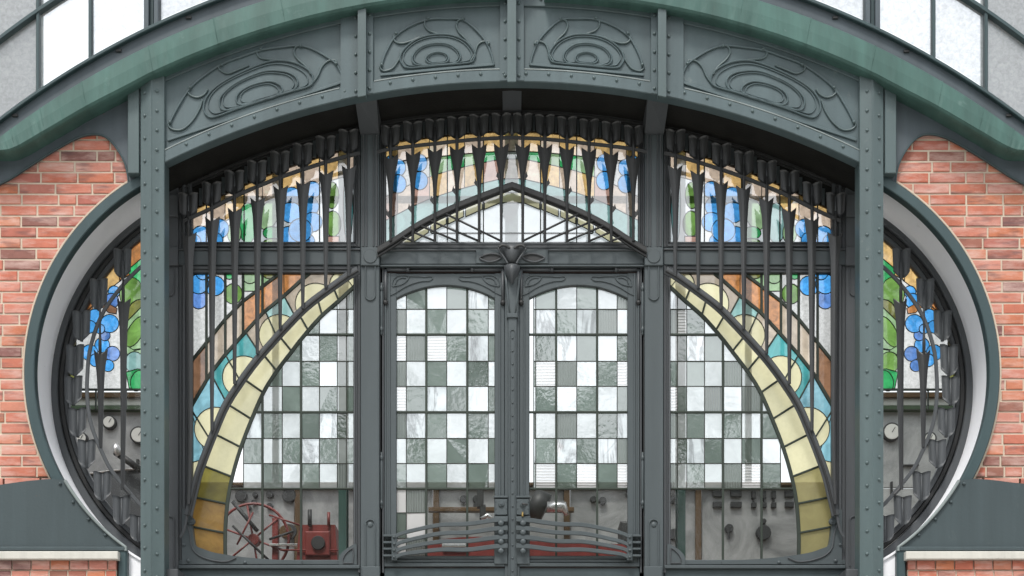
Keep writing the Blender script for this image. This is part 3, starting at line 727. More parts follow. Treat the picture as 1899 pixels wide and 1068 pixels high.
    # tulip over the doors
    m_=MB(); bx(m_,883,463,1017,488.5,.366,.39,1.0); pl=m_.build('tulip_plate', M['iron_door'], t)
    for mir in (False,True):
        setmir(mir)
        eye=cr([(890,477),(903,471),(918,470),(931,475),(922,482),(908,485),(897,482)],4,True)
        m_=MB(); ribbon(m_, eye, 3,.352,.37,1,True); m_.build('eye_leaf', M['iron_in'], pl)
        m_=MB(); prism(m_, offset(eye,-1.0,True), .364,.37); m_.build('eye_hollow', M['iron_black'], pl)
    setmir(False)
    def loft(rows,Y,name,mat,par):
        m_=MB(); vs_=[]; n=12
        for (y,hw,bul) in rows:
            for k in range(n+1):
                u=-1+2*k/n; q=P(950+u*hw,y,Y); q.y=Y-bul*math.cos(u*math.pi/2)**.8+.0; vs_.append(q)
        m_.add(vs_,[(i*(n+1)+k,i*(n+1)+k+1,(i+1)*(n+1)+k+1,(i+1)*(n+1)+k) for i in range(len(rows)-1) for k in range(n)],True); return m_.build(name,mat,par)
    loft([(456,20,.02),(457,25,.05),(462,23,.06),(470,18,.07),(480,13,.06),(487,9,.045),(490,8,.01)],.36,'tulip_cup',M['iron_in'],pl)
    for mir in (False,True):
        setmir(mir)
        m_=MB(); q=cr([(926,459),(931,455),(940,456),(946,461)],4); tube(m_,[P(x,y,.30) for x,y in q],.010,6); m_.build('petal_lip', M['iron_black'], pl)
        m_=MB(); q=cr([(924,460),(930,470),(937,480),(942,489)],4); tube(m_,[P(x,y,.325) for x,y in q],.008,6); m_.build('petal_rib', M['iron_in'], pl)
    setmir(False)
    loft([(492,14,.04),(497,15,.065),(505,13,.07),(514,8,.06),(522,4,.04),(527,1,.015)],.345,'bud',M['iron_in'],pl)
screen()

# ------------------------------------------------------------------ glass tessellation
YG=.45
def pane_mesh(tris,Y,vts):
    m_=MB(); idx={}; vs_=[]; edges={}
    ii={i for t in tris for i in t}; cx=sum(vts[i][0] for i in ii)/len(ii); cy=sum(vts[i][1] for i in ii)/len(ii)
    ta,tb=random.gauss(0,.022),random.gauss(0,.022)
    if len(ii)>60: ta=tb=0
    def g(i):
        if i not in idx:
            idx[i]=len(vs_); q=P(*vts[i],Y); dd=((vts[i][0]-cx)*ta+(vts[i][1]-cy)*tb)*S
            q.y+=max(-.004,min(.004,dd)); vs_.append(q)
        return idx[i]
    fs_=[]
    for t in tris:
        f=[g(i) for i in t]; fs_.append(f)
        for a,b in zip(f,f[1:]+f[:1]): edges[(min(a,b),max(a,b))]=edges.get((min(a,b),max(a,b)),0)+1
    nb=len(vs_); 
    for e,c in edges.items():
        if c==1:
            a,b=e; k=len(vs_); vs_.append(vs_[a]+Vector((0,.006,0))); vs_.append(vs_[b]+Vector((0,.006,0))); fs_.append([a,b,k+1,k])
    return m_.add(vs_,fs_)
def stained(t, outline, polys, came=1.5, Y=YG, cmat='lead'):
    """outline and overlapping glass shapes (later ones on top) cut into a flat mosaic; a lead came runs along every joint"""
    vts=[]; faces=[]
    mats=[None]
    def addp(p):
        if sum(p[i][0]*p[(i+1)%len(p)][1]-p[(i+1)%len(p)][0]*p[i][1] for i in range(len(p)))<0: p=p[::-1]
        b=len(vts); vts.extend([Vector((float(x)+random.uniform(-.01,.01),float(y)+random.uniform(-.01,.01))) for x,y in p]); faces.append(list(range(b,b+len(p))))
    addp(outline)
    for p,mm in polys: addp(p); mats.append(mm)
    ov,oe,of,_,_,orig = delaunay_2d_cdt(vts,[],faces,1,1e-4)
    own=[]
    def inside(c,poly):
        r=False; n=len(poly)
        for i in range(n):
            a=vts[poly[i]]; b=vts[poly[i-1]]
            if (a.y>c[1])!=(b.y>c[1]) and c[0] < (b.x-a.x)*(c[1]-a.y)/(b.y-a.y)+a.x: r=not r
        return r
    bbs=[(min(vts[i].x for i in p),max(vts[i].x for i in p),min(vts[i].y for i in p),max(vts[i].y for i in p)) for p in faces]
    for k,f in enumerate(of):
        c=(sum(ov[i][0] for i in f)/3,sum(ov[i][1] for i in f)/3); o=-1
        if inside(c,faces[0]):
            for q in range(len(faces)-1,0,-1):
                bb=bbs[q]
                if bb[0]<=c[0]<=bb[1] and bb[2]<=c[1]<=bb[3] and inside(c,faces[q]): o=q; break
        own.append(o)
    emap={}
    for k,f in enumerate(of):
        for i in range(len(f)):
            a,b=f[i],f[(i+1)%len(f)]; emap.setdefault((min(a,b),max(a,b)),[]).append(k)
    # connected components
    comp=[-1]*len(of); nc=0; groups=[]
    adj={k:[] for k in range(len(of))}
    for e,ks in emap.items():
        if len(ks)==2 and own[ks[0]]==own[ks[1]]: adj[ks[0]].append(ks[1]); adj[ks[1]].append(ks[0])
    for k in range(len(of)):
        if comp[k]>=0 or own[k]<0: continue
        st=[k]; comp[k]=nc; g=[]
        while st:
            q=st.pop(); g.append(q)
            for r in adj[q]:
                if comp[r]<0: comp[r]=nc; st.append(r)
        groups.append((own[k],g)); nc+=1
    for o,g in groups:
        pane_mesh([of[i] for i in g],Y,ov).build('glass_pane', G[mats[o]], t)
    cm=MB()
    for e,ks in emap.items():
        oo=[own[k] for k in ks]
        if len(ks)==2 and oo[0]!=oo[1] and max(oo)>=0:
            a,b=ov[e[0]],ov[e[1]]
            if (a-b).length<.05: continue
            d=(b-a).normalized()*came*.35; j=random.uniform(0,.0012)
            ribbon(cm,[(a.x-d.x,a.y-d.y),(b.x+d.x,b.y+d.y)],came,Y-.005-j,Y+.003,.3,Yr=Y)
    return cm
def rect(x0,y0,x1,y1): return [(x0,y0),(x1,y0),(x1,y1),(x0,y1)]
def bar(t,pts,wd,name='glazing_bar',mat='came_green',Yf=None,Yb=None):
    m_=MB(); ribbon(m_,pts,wd,(Yf if Yf is not None else YG-.016)+random.uniform(0,.0015),Yb or YG+.004,.6,Yr=YG-.012); return m_.build(name,M[mat],t)

# --- lower side windows
BEAM=cr([(664,500),(643,512),(608,537),(567.6,568),(532,604),(502,637),(474,669.5),(446,707.5),(418,752),(396,803),(380,844),(367,881),(357,921.5),(349,955)],5)
INNER=cr([(660,528),(656,532),(628,558),(595,587),(562.5,624),(540,653),(512,690),(489,727),(467,777),(447,829),(431,884),(422,933),(418,985),(418,1030)],4)
L1=[(590,496),(575,506),(560,518),(527,548),(489,578.5),(459,611),(418,657),(390.5,692),(355,753),(340,775)]
L2=[(532,496),(517,508),(484,533),(451,558),(418,591),(385.5,631.6),(355,669.5),(340,690)]
XR=[487,524,558.6,593,626]; YR=[527,573.6,620,670,716.5,764,813,859.6,906]
def lower_window(mir,label):
    setmir(mir)
    t=T('stained_glass_window',label,'stained glass window',P(506,1040,YG))
    out=[(352,503),(659,503),(659,1040),(352,1040)]
    pl=[]
    pl.append((rect(345,495,670,1045),'clear'))
    # zone left/above L2
    pl.append(([(340,495)]+L2,'hammer'))
    for x0,x1 in ((340,383),(383,418),(418,451),(451,487),(487,540)):
        pl.append(([(x0,495),(x1,495)]+[(x1,interp(L2[::-1],x1)),(x0,interp(L2[::-1],x0))],'hammer' if x0<420 else ('hammer' if x0<451 else 'pale_green')))
    pl += [(ell(399,530,18.5),'blue'),(ell(369,556,16,17),'violet'),(ell(369,526.5,18.5),'blue'),(ell(377,506,13),'blue'),
           (ell(433,545,17,19),'leaf'),(ell(426,508,10),'green'),(ell(464,514,13,12),'pale_green'),(rect(453,540,470,556),'hammer'),(ell(500,509,12,8),'olive')]
    # band L2..L1
    cols=[(340,383,'brown'),(383,418,'tan'),(418,451,'tan'),(451,487,'orange'),(487,527,'orange'),(527,600,'peach' if False else 'orange')]
    for x0,x1,mm in cols:
        xs_=[x0+(x1-x0)*i/3 for i in range(4)]
        pl.append(([(x,interp(L2[::-1],x) if x<532 else 496) for x in xs_]+[(x,interp(L1[::-1],x) if x<590 else 497) for x in xs_[::-1]],mm))
    # teal zone between L1 and the beam
    cuts=[((590,494),(640,520)),((527,548),(547,585)),((492,576),(514,625)),((455,614),(482,655)),((418,657),(446,706)),((391,692),(421,748)),((353,756),(390,815)),((340,790),(380,850))]
    tm=['tan','teal_pale','tan','teal','teal','sky','sky']
    bp=BEAM
    def beam_between(a,b):
        q=[p for p in bp if min(a[0],b[0])<p[0]<max(a[0],b[0])]; return sorted(q,key=lambda p:-p[0])
    for (c0,c1),mm in zip(zip(cuts,cuts[1:]),tm):
        l1=[p for p in L1 if c1[0][0]<p[0]<c0[0][0]]
        l1=sorted(l1,key=lambda p:p[0])
        pl.append(([c0[0],c0[1]]+beam_between(c1[1],c0[1])+[c1[1],c1[0]]+l1,mm))
    pl.append(([(340,780),(353,757),(382,846),(352,950),(340,950)],'sky'))
    # scallops
    for (cx,cy,r) in ((634,526,22),(586,563,38),(519,621,38),(452,699,39),(401,795,40)):
        pl.append((ell(cx,cy,r,n=28),'cream'))
    pl.append(([(340,862),(385,850),(360,930),(340,990)],'cream'))
    # under-beam region: checker then cream blocks on top
    edges=[400]+XR+[659]; 
    cx_=[452]+XR+[643,660]
    rows=[505]+YR
    for r in range(len(rows)-1):
        for c in range(len(cx_)-1):
            x0,x1=cx_[c],cx_[c+1]; y0,y1=rows[r],rows[r+1]
            if x1 < 420 or interp(INNER[::-1],x1) > y1+2: continue
            wht=((c+r+(1 if mir else 0))%2==0)
            k=random.random()
            mm=('white' if k<.68 else 'white_b' if k<.86 else 'white_rib') if wht else ('grey' if k<.45 else 'grey_b' if k<.8 else 'grey_rib')
            # keep checker only inside (right of) INNER: clip against it by polygon order
            pts=[(x0,y0),(x1,y0),(x1,y1),(x0,y1)]
            def inside(p):
                return p[1] >= interp(INNER[::-1],p[0])-1 if p[0]>418 else False
            if all(inside(p) for p in pts): pl.append((pts,mm))
            else:
                # Sutherland style sampling clip
                q=[]; n=10
                dense=[]
                for a,b in zip(pts,pts[1:]+pts[:1]): dense += [(a[0]+(b[0]-a[0])*i/n,a[1]+(b[1]-a[1])*i/n) for i in range(n)]
                q=[p for p in dense if inside(p)]
                if len(q)>3: pl.append((q,mm))
    cutsB=[((640,512),(656,533)),((618,531),(628,556)),((589,553),(598,585)),((555,583),(572,612)),((518,622),(542,652)),((488,656),(514,688)),((452,702),(489,728)),((421,748),(467,777)),((396,803),(447,829)),((374,862),(431,884)),((357,921),(422,934)),((349,975),(418,988)),((345,1040),(418,1040))]
    def along(cv,a,b):
        return [p for p in cv if min(a[1],b[1])+1<p[1]<max(a[1],b[1])-1]
    for a,b in zip(cutsB,cutsB[1:]):
        pl.append(([a[0],a[1]]+along(INNER,a[1],b[1])+[b[1],b[0]]+along(BEAM,a[0],b[0])[::-1],'cream' if a[0][1]<830 else 'cream_dim' if (mir or a[0][1]<850) else 'cream_dim_olive' if a[0][1]<900 else 'cream_dim_amber'))  # lower blocks coloured darker for the dim hall behind them
    pl.append(([(664,500),(640,512),(656,533),(664,524)],'cream'))
    cm=stained(t,out,pl,1.5); cm.build('lead_came',M['lead'],t,kind='stuff')
    for x in (383,418,451,487):
        bar(t,[(x,502),(x,interp(L1[::-1],x))],4.5)
    bar(t,L2[1:-1],5.5); bar(t,L1[1:-1],6.0); bar(t,[p for p in INNER if p[1]>528],6.5)
    for a,b in cutsB[1:-1]: bar(t,[a,((a[0]+b[0])/2,(a[1]+b[1])/2),b],3.6)
    for a,b in cuts[1:-1]: bar(t,[a,((a[0]+b[0])/2,(a[1]+b[1])/2),b],3.0)
    for y in (620,764,906): bar(t,[(max(interp(sorted([(p[1],p[0]) for p in INNER]),y),418),y),(658,y)],3.8 if y!=906 else 3)
    for x in (487,558.6): 
        y0=interp(INNER[::-1],x); bar(t,[(x,y0),(x,1039)],4.2)
    return t
lower_window(False,'tall lower stained glass window left of the doors with cream rainbow band over a checker of panes')
lower_window(True,'tall lower stained glass window right of the doors with cream rainbow band over a checker of panes')

# --- upper side windows
def upper_window(mir,label):
    setmir(mir)
    t=T('stained_glass_window',label,'stained glass window',P(506,450,YG))
    top=[(x,y-13) for x,y in RAILL if 345<x<662]
    out=[(346,452)]+top+[(661,452)]
    pl=[(rect(335,240,670,456),'white')]
    xs_=[346,383,418,453,487,524,558,593,628,662]
    ry=lambda x: interp(RAILL,x)
    bm=['peach','peach','amber','peach','peach','amber','peach','amber','peach']
    for (a,b),mm in zip(zip(xs_,xs_[1:]),bm):
        pl.append(([(a,ry(a)-20),(b,ry(b)-20),(b,ry(b)+38),(a,ry(a)+38)],mm))
        pl.append(([(a,ry(a)-20),(b,ry(b)-20),(b,ry(b)+4),(a,ry(a)+4)],'amber' if mm=='peach' else 'peach'))
    pl += [(ell(460,414,17,38),'teal_pale' if mir else 'green'),(ell(500,398,17,30,18,.35),'pale_green'),(ell(505,432,17,12),'green'),(ell(507,452,19,10),'leaf'),(ell(435,432,13,20),'pale_green'),
           (ell(616,362,13,25),'leaf'),(ell(618,415,15,24),'leaf'),(rect(606,438,630,456),'pinkish'),(ell(646,380,9,70),'teal')]
    for cx,cy,r in ((580,352,13),(541,364,14),(572.6,383,16),(540,394,16),(580,412,15),(536,438,15),(570,448,12),(558,427,18),(373,436,14),(360,448,11),(407,424,15),(398,446,13)):
        pl.append((ell(cx,cy,r*1.22),'blue'))
    cm=stained(t,out,pl,1.3); cm.build('lead_came',M['lead'],t,kind='stuff')
    m_=MB(); prism(m_,out,.436,.439,Yr=YG) if False else m_.add([P(x,y,.436) for x,y in out],[tuple(range(len(out)))]); m_.build('cover_pane',G['cover'],t)
    for x in (383,453,524,593): bar(t,[(x,ry(x)-13),(x,449)],2.2)
upper_window(False,'upper left stained glass window with blue grapes above the left transom')
upper_window(True,'upper right stained glass window with blue grapes above the right transom')

PB=cr([(700,462),(733,442),(766.7,420),(805,399),(847,380),(890,363),(925,350),(950,341)],4)      # pointed arch beam, left half
def lunette():
    setmir(False)
    t=T('stained_glass_window','central stained glass lunette above the double doors','stained glass window',P(950,450,YG))
    top=[(x,y-12) for x,y in RAILM if 710<x<1190]
    out=[(713,453)]+top+[(1187,453)]
    pl=[(rect(705,230,1195,456),'white')]
    full=PB+[(1900-x,y) for x,y in PB[-2::-1]]
    by=lambda x: interp(full,x)
    ry=lambda x: interp(RAILM,x)
    xs_=[713,738,766,797,830,862,897,930,970,1003,1038,1070,1103,1134,1162,1187]
    above=full
    pl.append((full+[(1200,230),(700,230)],'teal_pale'))
    gm=['hammer','hammer','hammer','pale_green','green','pale_green','green','hammer','green','pale_green','green','pale_green','hammer','hammer','hammer']
    om=['pinkish','peach','pinkish','amber','peach','amber','pinkish','peach','peach','amber','peach','amber','pinkish','peach','peach']
    for k,(a,b) in enumerate(zip(xs_,xs_[1:])):
        off=lambda x: 14+30*min(1,abs(x-950)/230)
        thick=lambda x: 36+8*abs(x-950)/230
        lo=lambda x: by(x)-off(x); hi=lambda x: lo(x)-thick(x)
        pl.append(([(a,ry(a)+24),(b,ry(b)+24),(b,hi(b)),(a,hi(a))],gm[k]))
        pl.append(([(a,hi(a)),(b,hi(b)),(b,lo(b)),(a,lo(a))],om[k]))
        pl.append(([(a,ry(a)-16),(b,ry(b)-16),(b,ry(b)+26),(a,ry(a)+26)],'peach' if k%2 else 'amber'))
        pl.append(([(a,ry(a)-16),(b,ry(b)-16),(b,ry(b)+2),(a,ry(a)+2)],'amber'))
        # cream blocks under the beam
        if 738<=a and b<=1162:
            pl.append(([(a+2,by(a)+9),(b-2,by(b)+9),(b-2,by(b)+28),(a+2,by(a)+28)],'cream'))
    for cx,cy,r in ((739,311,14),(739,341,15),(779,302,14),(779,335,15),(725,300,10)):
        pl.append((ell(cx,cy,r,r*1.15),'blue')); pl.append((ell(1900-cx,cy,r,r*1.15),'blue'))
    cm=stained(t,out,pl,1.4); cm.build('lead_came',M['lead'],t,kind='stuff')
    m_=MB(); m_.add([P(x,y,.436) for x,y in out],[tuple(range(len(out)))]); m_.build('cover_pane',G['cover'],t)
    for x in (766,830,897,1003,1070,1134): bar(t,[(x,ry(x)-10),(x,452)],2.2)
    bar(t,[(800,432),(1100,432)],1.6)
lunette()

def oval_window(mir,label):
    setmir(mir)
    t=T('stained_glass_window',label,'stained glass window',P(200,900,YG))
    c=circ_pts(480.5,719,357,math.radians(118),math.radians(243),60)
    out=c+[(292,c[-1][1]),(292,c[0][1])] if c[0][0]<292 else c
    pl=[(rect(100,300,330,1080),'clear'),(rect(100,722,330,760),'clear'),(rect(100,380,330,722),'hammer')]
    pl += [([(100,620),(128,596),(150,575),(170,578),(176,590),(150,612),(125,640)],'green'),
           ([(118,600),(150,560),(168,560),(175,578),(150,585),(130,605)],'orange'),
           ([(130,600),(185,505),(225,470),(225,520),(205,535),(180,560),(150,590)],'amber'),
           ([(130,585),(150,550),(172,540),(178,562),(150,588)],'orange'),
           ([(222,520),(222,460),(250,430),(300,400),(300,480),(245,508)],'orange' if not mir else 'amber'),
           (ell(133,637,9,8),'cream'),(rect(118,690,140,722),'olive'),(rect(118,655,142,690),'leaf')]
    for cx,cy,r,mm in ((212,541,11,'blue'),(207,558,14,'violet' if not mir else 'blue'),(176,586,13,'blue'),(167,606,12,'blue'),(190,640,14,'blue'),(167,654,15,'blue'),(178,668,12,'blue'),(209,656,14,'violet'),(201,678,11,'violet' if mir else 'blue'),(195,622,10,'violet'),(204,600,17,'blue'),(186,610,9,'blue')):
        pl.append((ell(cx,cy,r),mm))
    pl.append(([(188,568),(200,562),(218,572),(216,582),(202,580)],'brown' if not mir else 'orange'))
    pl += [([(238,500),(262,480),(300,480),(300,545),(250,540)],'green'),(ell(244,544,22,30),'leaf'),(ell(262,585,26,30),'olive'),
           ([(232,600),(262,570),(300,560),(300,640),(240,650)],'pale_green'),(ell(252,615,14,32,18,.5),'leaf'),([(234,640),(250,650),(300,640),(300,690),(240,690)],'pale_green'),
           (ell(250,672,18,20),'teal_pale' if not mir else 'leaf'),([(234,690),(256,684),(300,690),(300,722),(240,720)],'green'),(ell(256,706,13,20,18,.3),'green')]
    cm=stained(t,out,pl,1.3); cm.build('lead_came',M['lead'],t,kind='stuff')
    bar(t,[(115,722),(290,722)],3.6)
    for x in (178,234): bar(t,[(x,722),(x,760)],2.5)
oval_window(False,'left oval window of stained glass grapes beside the left brick wall')
oval_window(True,'right oval window of stained glass grapes beside the right brick wall')

# ------------------------------------------------------------------ doors
def door(mir,label):
    setmir(mir)
    t=T('door',label,'door',P(827,1110,.42))
    YF=.41
    arch=cr([(735.5,553),(758,542.5),(790,532.5),(827,528.7),(864,532.5),(896,542.5),(918,553)],5)
    def F(name,*a,mat='iron_door',par=None,c=1.0):
        m_=MB(); bx(m_,*a,c); return m_.build(name,M[mat],par or t)
    m_=MB(); band(m_, [(x,507) for x,_ in arch], arch, YF,.46,1.2); tr=m_.build('arched_top_rail',M['iron_door'],t)
    F('stile',713,506,735.5,1050,YF,.46); F('stile',918,506,936,1050,YF,.46)
    F('stile_moulding',713.5,506,716.5,1050,.398,.412,c=.7); F('stile_moulding',721,506,724,1000,.399,.412,c=.7); F('stile_moulding',926,560,929,920,.399,.412,c=.7)
    F('bottom_rail',735.5,1031,918,1037,.415,.46); F('bottom_rail',735.5,1037.5,918,1043,.405,.46); F('bottom_rail',713,1043.5,937,1050.5,.395,.46)
    F('kick_panel',713,1053,941,1128,.415,.46,mat='iron_base')
    F('backing_plate',934,505,967,1128,.463,.47,mat='iron_black',c=.3) if not mir else None
    # top tube with collars
    m_=MB(); tube(m_,[P(x,500,.40) for x in (718,758)],.014,8); tube(m_,[P(x,500,.40) for x in (874,934)],.014,8); tube(m_,[P(x,502,.405) for x in (716,936)],.007,6); m_.build('head_tube',M['iron_in'],t)
    m_=MB(); tube(m_,[P(715.5,500,.40),P(715.5,560,.40)],.012,8); m_.build('head_tube',M['iron_in'],t)
    m_=MB(); tube(m_,[P(933,500,.395),P(933,558,.395)],.012,8); m_.build('head_tube',M['iron_in'],t)
    for x,y in ((757,500),(876,500)):
        m_=MB(); tube(m_,[P(x-2.5,y,.40),P(x+2.5,y,.40)],.019,10); m_.build('collar',M['iron_in'],t)
    for x in (715.5,933):
        m_=MB(); tube(m_,[P(x,558,.40),P(x,562,.40),P(x,566,.40)],[.018,.02,.008],10); m_.build('collar',M['iron_black'],t)
    # leaf reliefs in the spandrels
    for sgn,c0 in ((1,727),(-1,927)):
        f=lambda x,y:(c0+sgn*x,y)
        if sgn<0: f=lambda x,y:(927-x,y)
        m_=MB()
        for c in ([f(1,530),f(2,520),f(8,513),f(18,510),f(31,512),f(28,520),f(18,527),f(6,530)],):
            ribbon(m_,cr(c,4,True),1.6,.402,YF,.5,True)
        r_=m_.build('leaf_relief',M['iron_door'],tr)
        m_=MB(); ribbon(m_,cr([f(6,527),f(10,519),f(18,515),f(26,515)],4),1.4,.403,YF,.4); m_.build('leaf_vein',M['iron_door'],r_)
        m_=MB(); ribbon(m_,cr([f(30,512),f(48,512),f(62,513),f(72,512),f(76,515),f(70,520),f(56,521),f(40,525),f(24,532),f(6,543),f(-3,547)],4),1.5,.402,YF,.4); m_.build('leaf_vein',M['iron_door'],r_)
    # panes
    cxs=[735.5,754,791,829,867,906,918.5] if not mir else [1900-x for x in (1171.5,1145,1108,1070,1032,994,990)]
    ys=[525,573.6,620,670,716.5,764,813,859.6,906,951,998,1031.5]
    out=arch+[(918.5,1031.5),(735.5,1031.5)]
    pl=[(rect(730,520,925,1036),'clear')]
    n=len(cxs)-1
    for r in range(11):
        for c in range(n):
            ci = c if not mir else n-1-c
            w_=((ci+r+1)%2==1)
            if r>=8 and (mir or c>1): continue
            if r>=8 and not mir: w_=((c+r+1)%2==1)
            if r==10: w_=(c==0)
            k=random.random()
            mm=('white' if k<.66 else 'white_b' if k<.88 else 'white_rib') if w_ else ('grey' if k<.45 else 'grey_b' if k<.75 else 'grey_rib')
            if mir and r==7 and w_: mm='white_rib'
            if r>=8 and w_: mm='opal'
            pl.append((rect(cxs[c],ys[r],cxs[c+1],ys[r+1]),mm))
    if not mir: 
        for a,b in ((791,867),(867,918.5)): pl.append((rect(a,906,b,1031.5),'clear'))
    else:
        for a,b in ((735,792),(792,868),(868,918.5)): pl.append((rect(a,906,b,1031.5),'clear'))
    cm=stained(t,out,pl,1.5); cm.build('lead_came',M['lead'],t,kind='stuff')
    for x in ((791,867) if not mir else (792,868)): bar(t,[(x,interp(arch,x)),(x,1031)],4.2 if not mir else 4.0)
    for y in (620,764,906): bar(t,[(735.5,y),(918,y)],3.8)
    # lock plate, big rivets, push bars
    F('lock_backplate',917,921,942,1046,.385,.41)
    lk=F('lock_case',918.5,925,941.5,955,.365,.386)
    for y0,y1 in ((919,923),(957,961.5)): F('lock_strip',916,y0,942.5,y1,.36,.386,par=lk)
    m_=MB(); disc(m_,930,934,5.5,.352,.366,16); disc(m_,930,934,2.4,.345,.353,12); m_.build('keyhole_rose',M['iron_door'],lk)
    if mir:
        m_=MB(); bx(m_,929,949,932,957,.33,.366,.8); m_.build('key',M['brass'],lk)
        m_=MB(); tube(m_,[P(930,934,.35),P(930,934,.30),P(921,936,.295)],.008,8); m_.build('handle',M['iron_black'],lk)
    rv=MB()
    for x,y in ((920,930),(940,930),(920,943),(940,943),(920,953),(940,953)): rivet(rv,x,y,.365,1.4,.005)
    rv.build('screws',M['iron_door'],lk,kind='stuff')
    ends=[(964,990),(980,1006),(996.5,1018),(1013,1029)]
    for k,(ya,yb) in enumerate(ends):
        q=cr([(942,ya-1),(916,ya+.5),(868,ya+5+(yb-ya-8)*.12),(820,ya+(yb-ya)*.30+1),(780,ya+(yb-ya)*.62),(745,yb-1),(732,yb+6)],5)
        m_=MB(); ribbon(m_,q,[9-2.5*i/len(q) for i in range(len(q))],.345,.358,.9); m_.build('push_bar',M['iron_door'],t)
        m_=MB(); rivet(m_,929.5,970+17.2*k,.345,5.6,.012); m_.build('boss',M['iron_door'],t)
        yb_=[996,1008.5,1020.5,1033][k]
        m_=MB(); rivet(m_,731.5,yb_,.345,3.0,.014); m_.build('boss',M['iron_door'],t)
        m_=MB(); bx(m_,711,yb_-5,729,yb_-1,.355,.40,.8); m_.build('clip',M['iron_door'],t)
    m_=MB(); bx(m_,726.5,990,736.5,1039,.346,.40,1.2); m_.build('clip_plate',M['iron_door'],t)
    # hinges
    for y0,y1 in ((524,622),(838,944)):
        m_=MB(); tube(m_,[P(707.6,y,.395) for y in (y0,y0+4,y0+7,y0+8,y0+14,y0+15,y0+18,y1-18,y1-15,y1-14,y1-8,y1-7,y1-4,y1)],[.004,.011,.008,.014,.014,.009,.0125,.0125,.009,.014,.014,.008,.011,.004],10); m_.build('hinge',M['iron_door'],t)
    if not mir:
        m_=MB(); bx(m_,936.5,505,964,1128,.40,.46,1); s=m_.build('meeting_stile',M['iron_door'],t)
        m_=MB(); bx(m_,943,588,959,1128,.375,.40,1); a_=m_.build('cover_strip',M['iron_door'],s)
        m_=MB(); ribbon(m_,[(946.5,1120),(946.5,616)]+circ_pts(951,616,4.5,math.pi,2*math.pi,8)+[(955.5,1120)],1.4,.369,.376,.4); m_.build('cover_bead',M['iron_door'],s)
        m_=MB(); q=[(939,500),(963,500),(962,560),(959.5,585),(942.5,585),(940,560)]; prism(m_,q,.372,.40); m_.build('stem_casting',M['iron_door'],s)
        for sx in (-1,1):
            m_=MB(); tube(m_,[P(951+sx*x,y,.372) for x,y in ((13,503),(11,530),(8,560),(5,582))],[.012,.012,.009,.006],7); m_.build('stem_leaf',M['iron_door'],s)
        m_=MB(); bx(m_,940.5,580,961,588.5,.362,.40,1); m_.build('stem_collar',M['iron_door'],s)
        rv=MB(); y=627
        while y<1110: rivet(rv,951,y,.375,1.9,.008); y+=24
        rv.build('rivets',M['iron_door'],s,kind='stuff')
door(False,'left leaf of the charcoal iron double door with checkered glass and riveted cover strip')
door(True,'right leaf of the charcoal iron double door with a brass key in its lock')

# ------------------------------------------------------------------ wrought grilles
def hood(par,cx,yt,h,Y,w=17.5,mat='iron_hood'):
    """two curved leaves folded like an open book about a rod"""
    nu,nv=14,8; vs_=[]
    for sd_ in (0,1):
        for j in range(nv+1):
            v=j/nv
            for i in range(nu+1):
                u=-1+2*i/nu; a=abs(u)
                x=cx+u*w*(1-.10*v)
                top=yt+2.5*(1-a)**1.3-1*a; bot=yt+h-(.30*h)*max(0,a-.25)**1.6*1.25
                y=top+(bot-top)*v
                d=-.030*math.sin(min(1,a*.92)*math.pi)**.8-.012*v*(1-a)
                q=P(x,y,Y); q.y=Y+d+(.006 if sd_ else 0); vs_.append(q)
    W=nu+1; N=W*(nv+1); fs_=[]
    for sd_ in (0,1):
        for j in range(nv):
            for i in range(nu): b=sd_*N+j*W+i; fs_.append((b,b+1,b+W+1,b+W))
    rim=[i for i in range(W)]+[j*W+nu for j in range(1,nv+1)]+[nv*W+i for i in range(nu-1,-1,-1)]+[j*W for j in range(nv-1,0,-1)]
    for a,b in zip(rim,rim[1:]+rim[:1]): fs_.append((a,b,N+b,N+a))
    m_=MB(); m_.add(vs_,fs_,True); o=m_.build('hood',M[mat],par)
    m_=MB(); tube(m_,[P(cx,yt+4,Y-.012),P(cx,yt+h*.55,Y-.018),P(cx,yt+h,Y-.02)],[.006,.008,.013],6); m_.build('hood_rib',M['iron_in'],o)
    return o
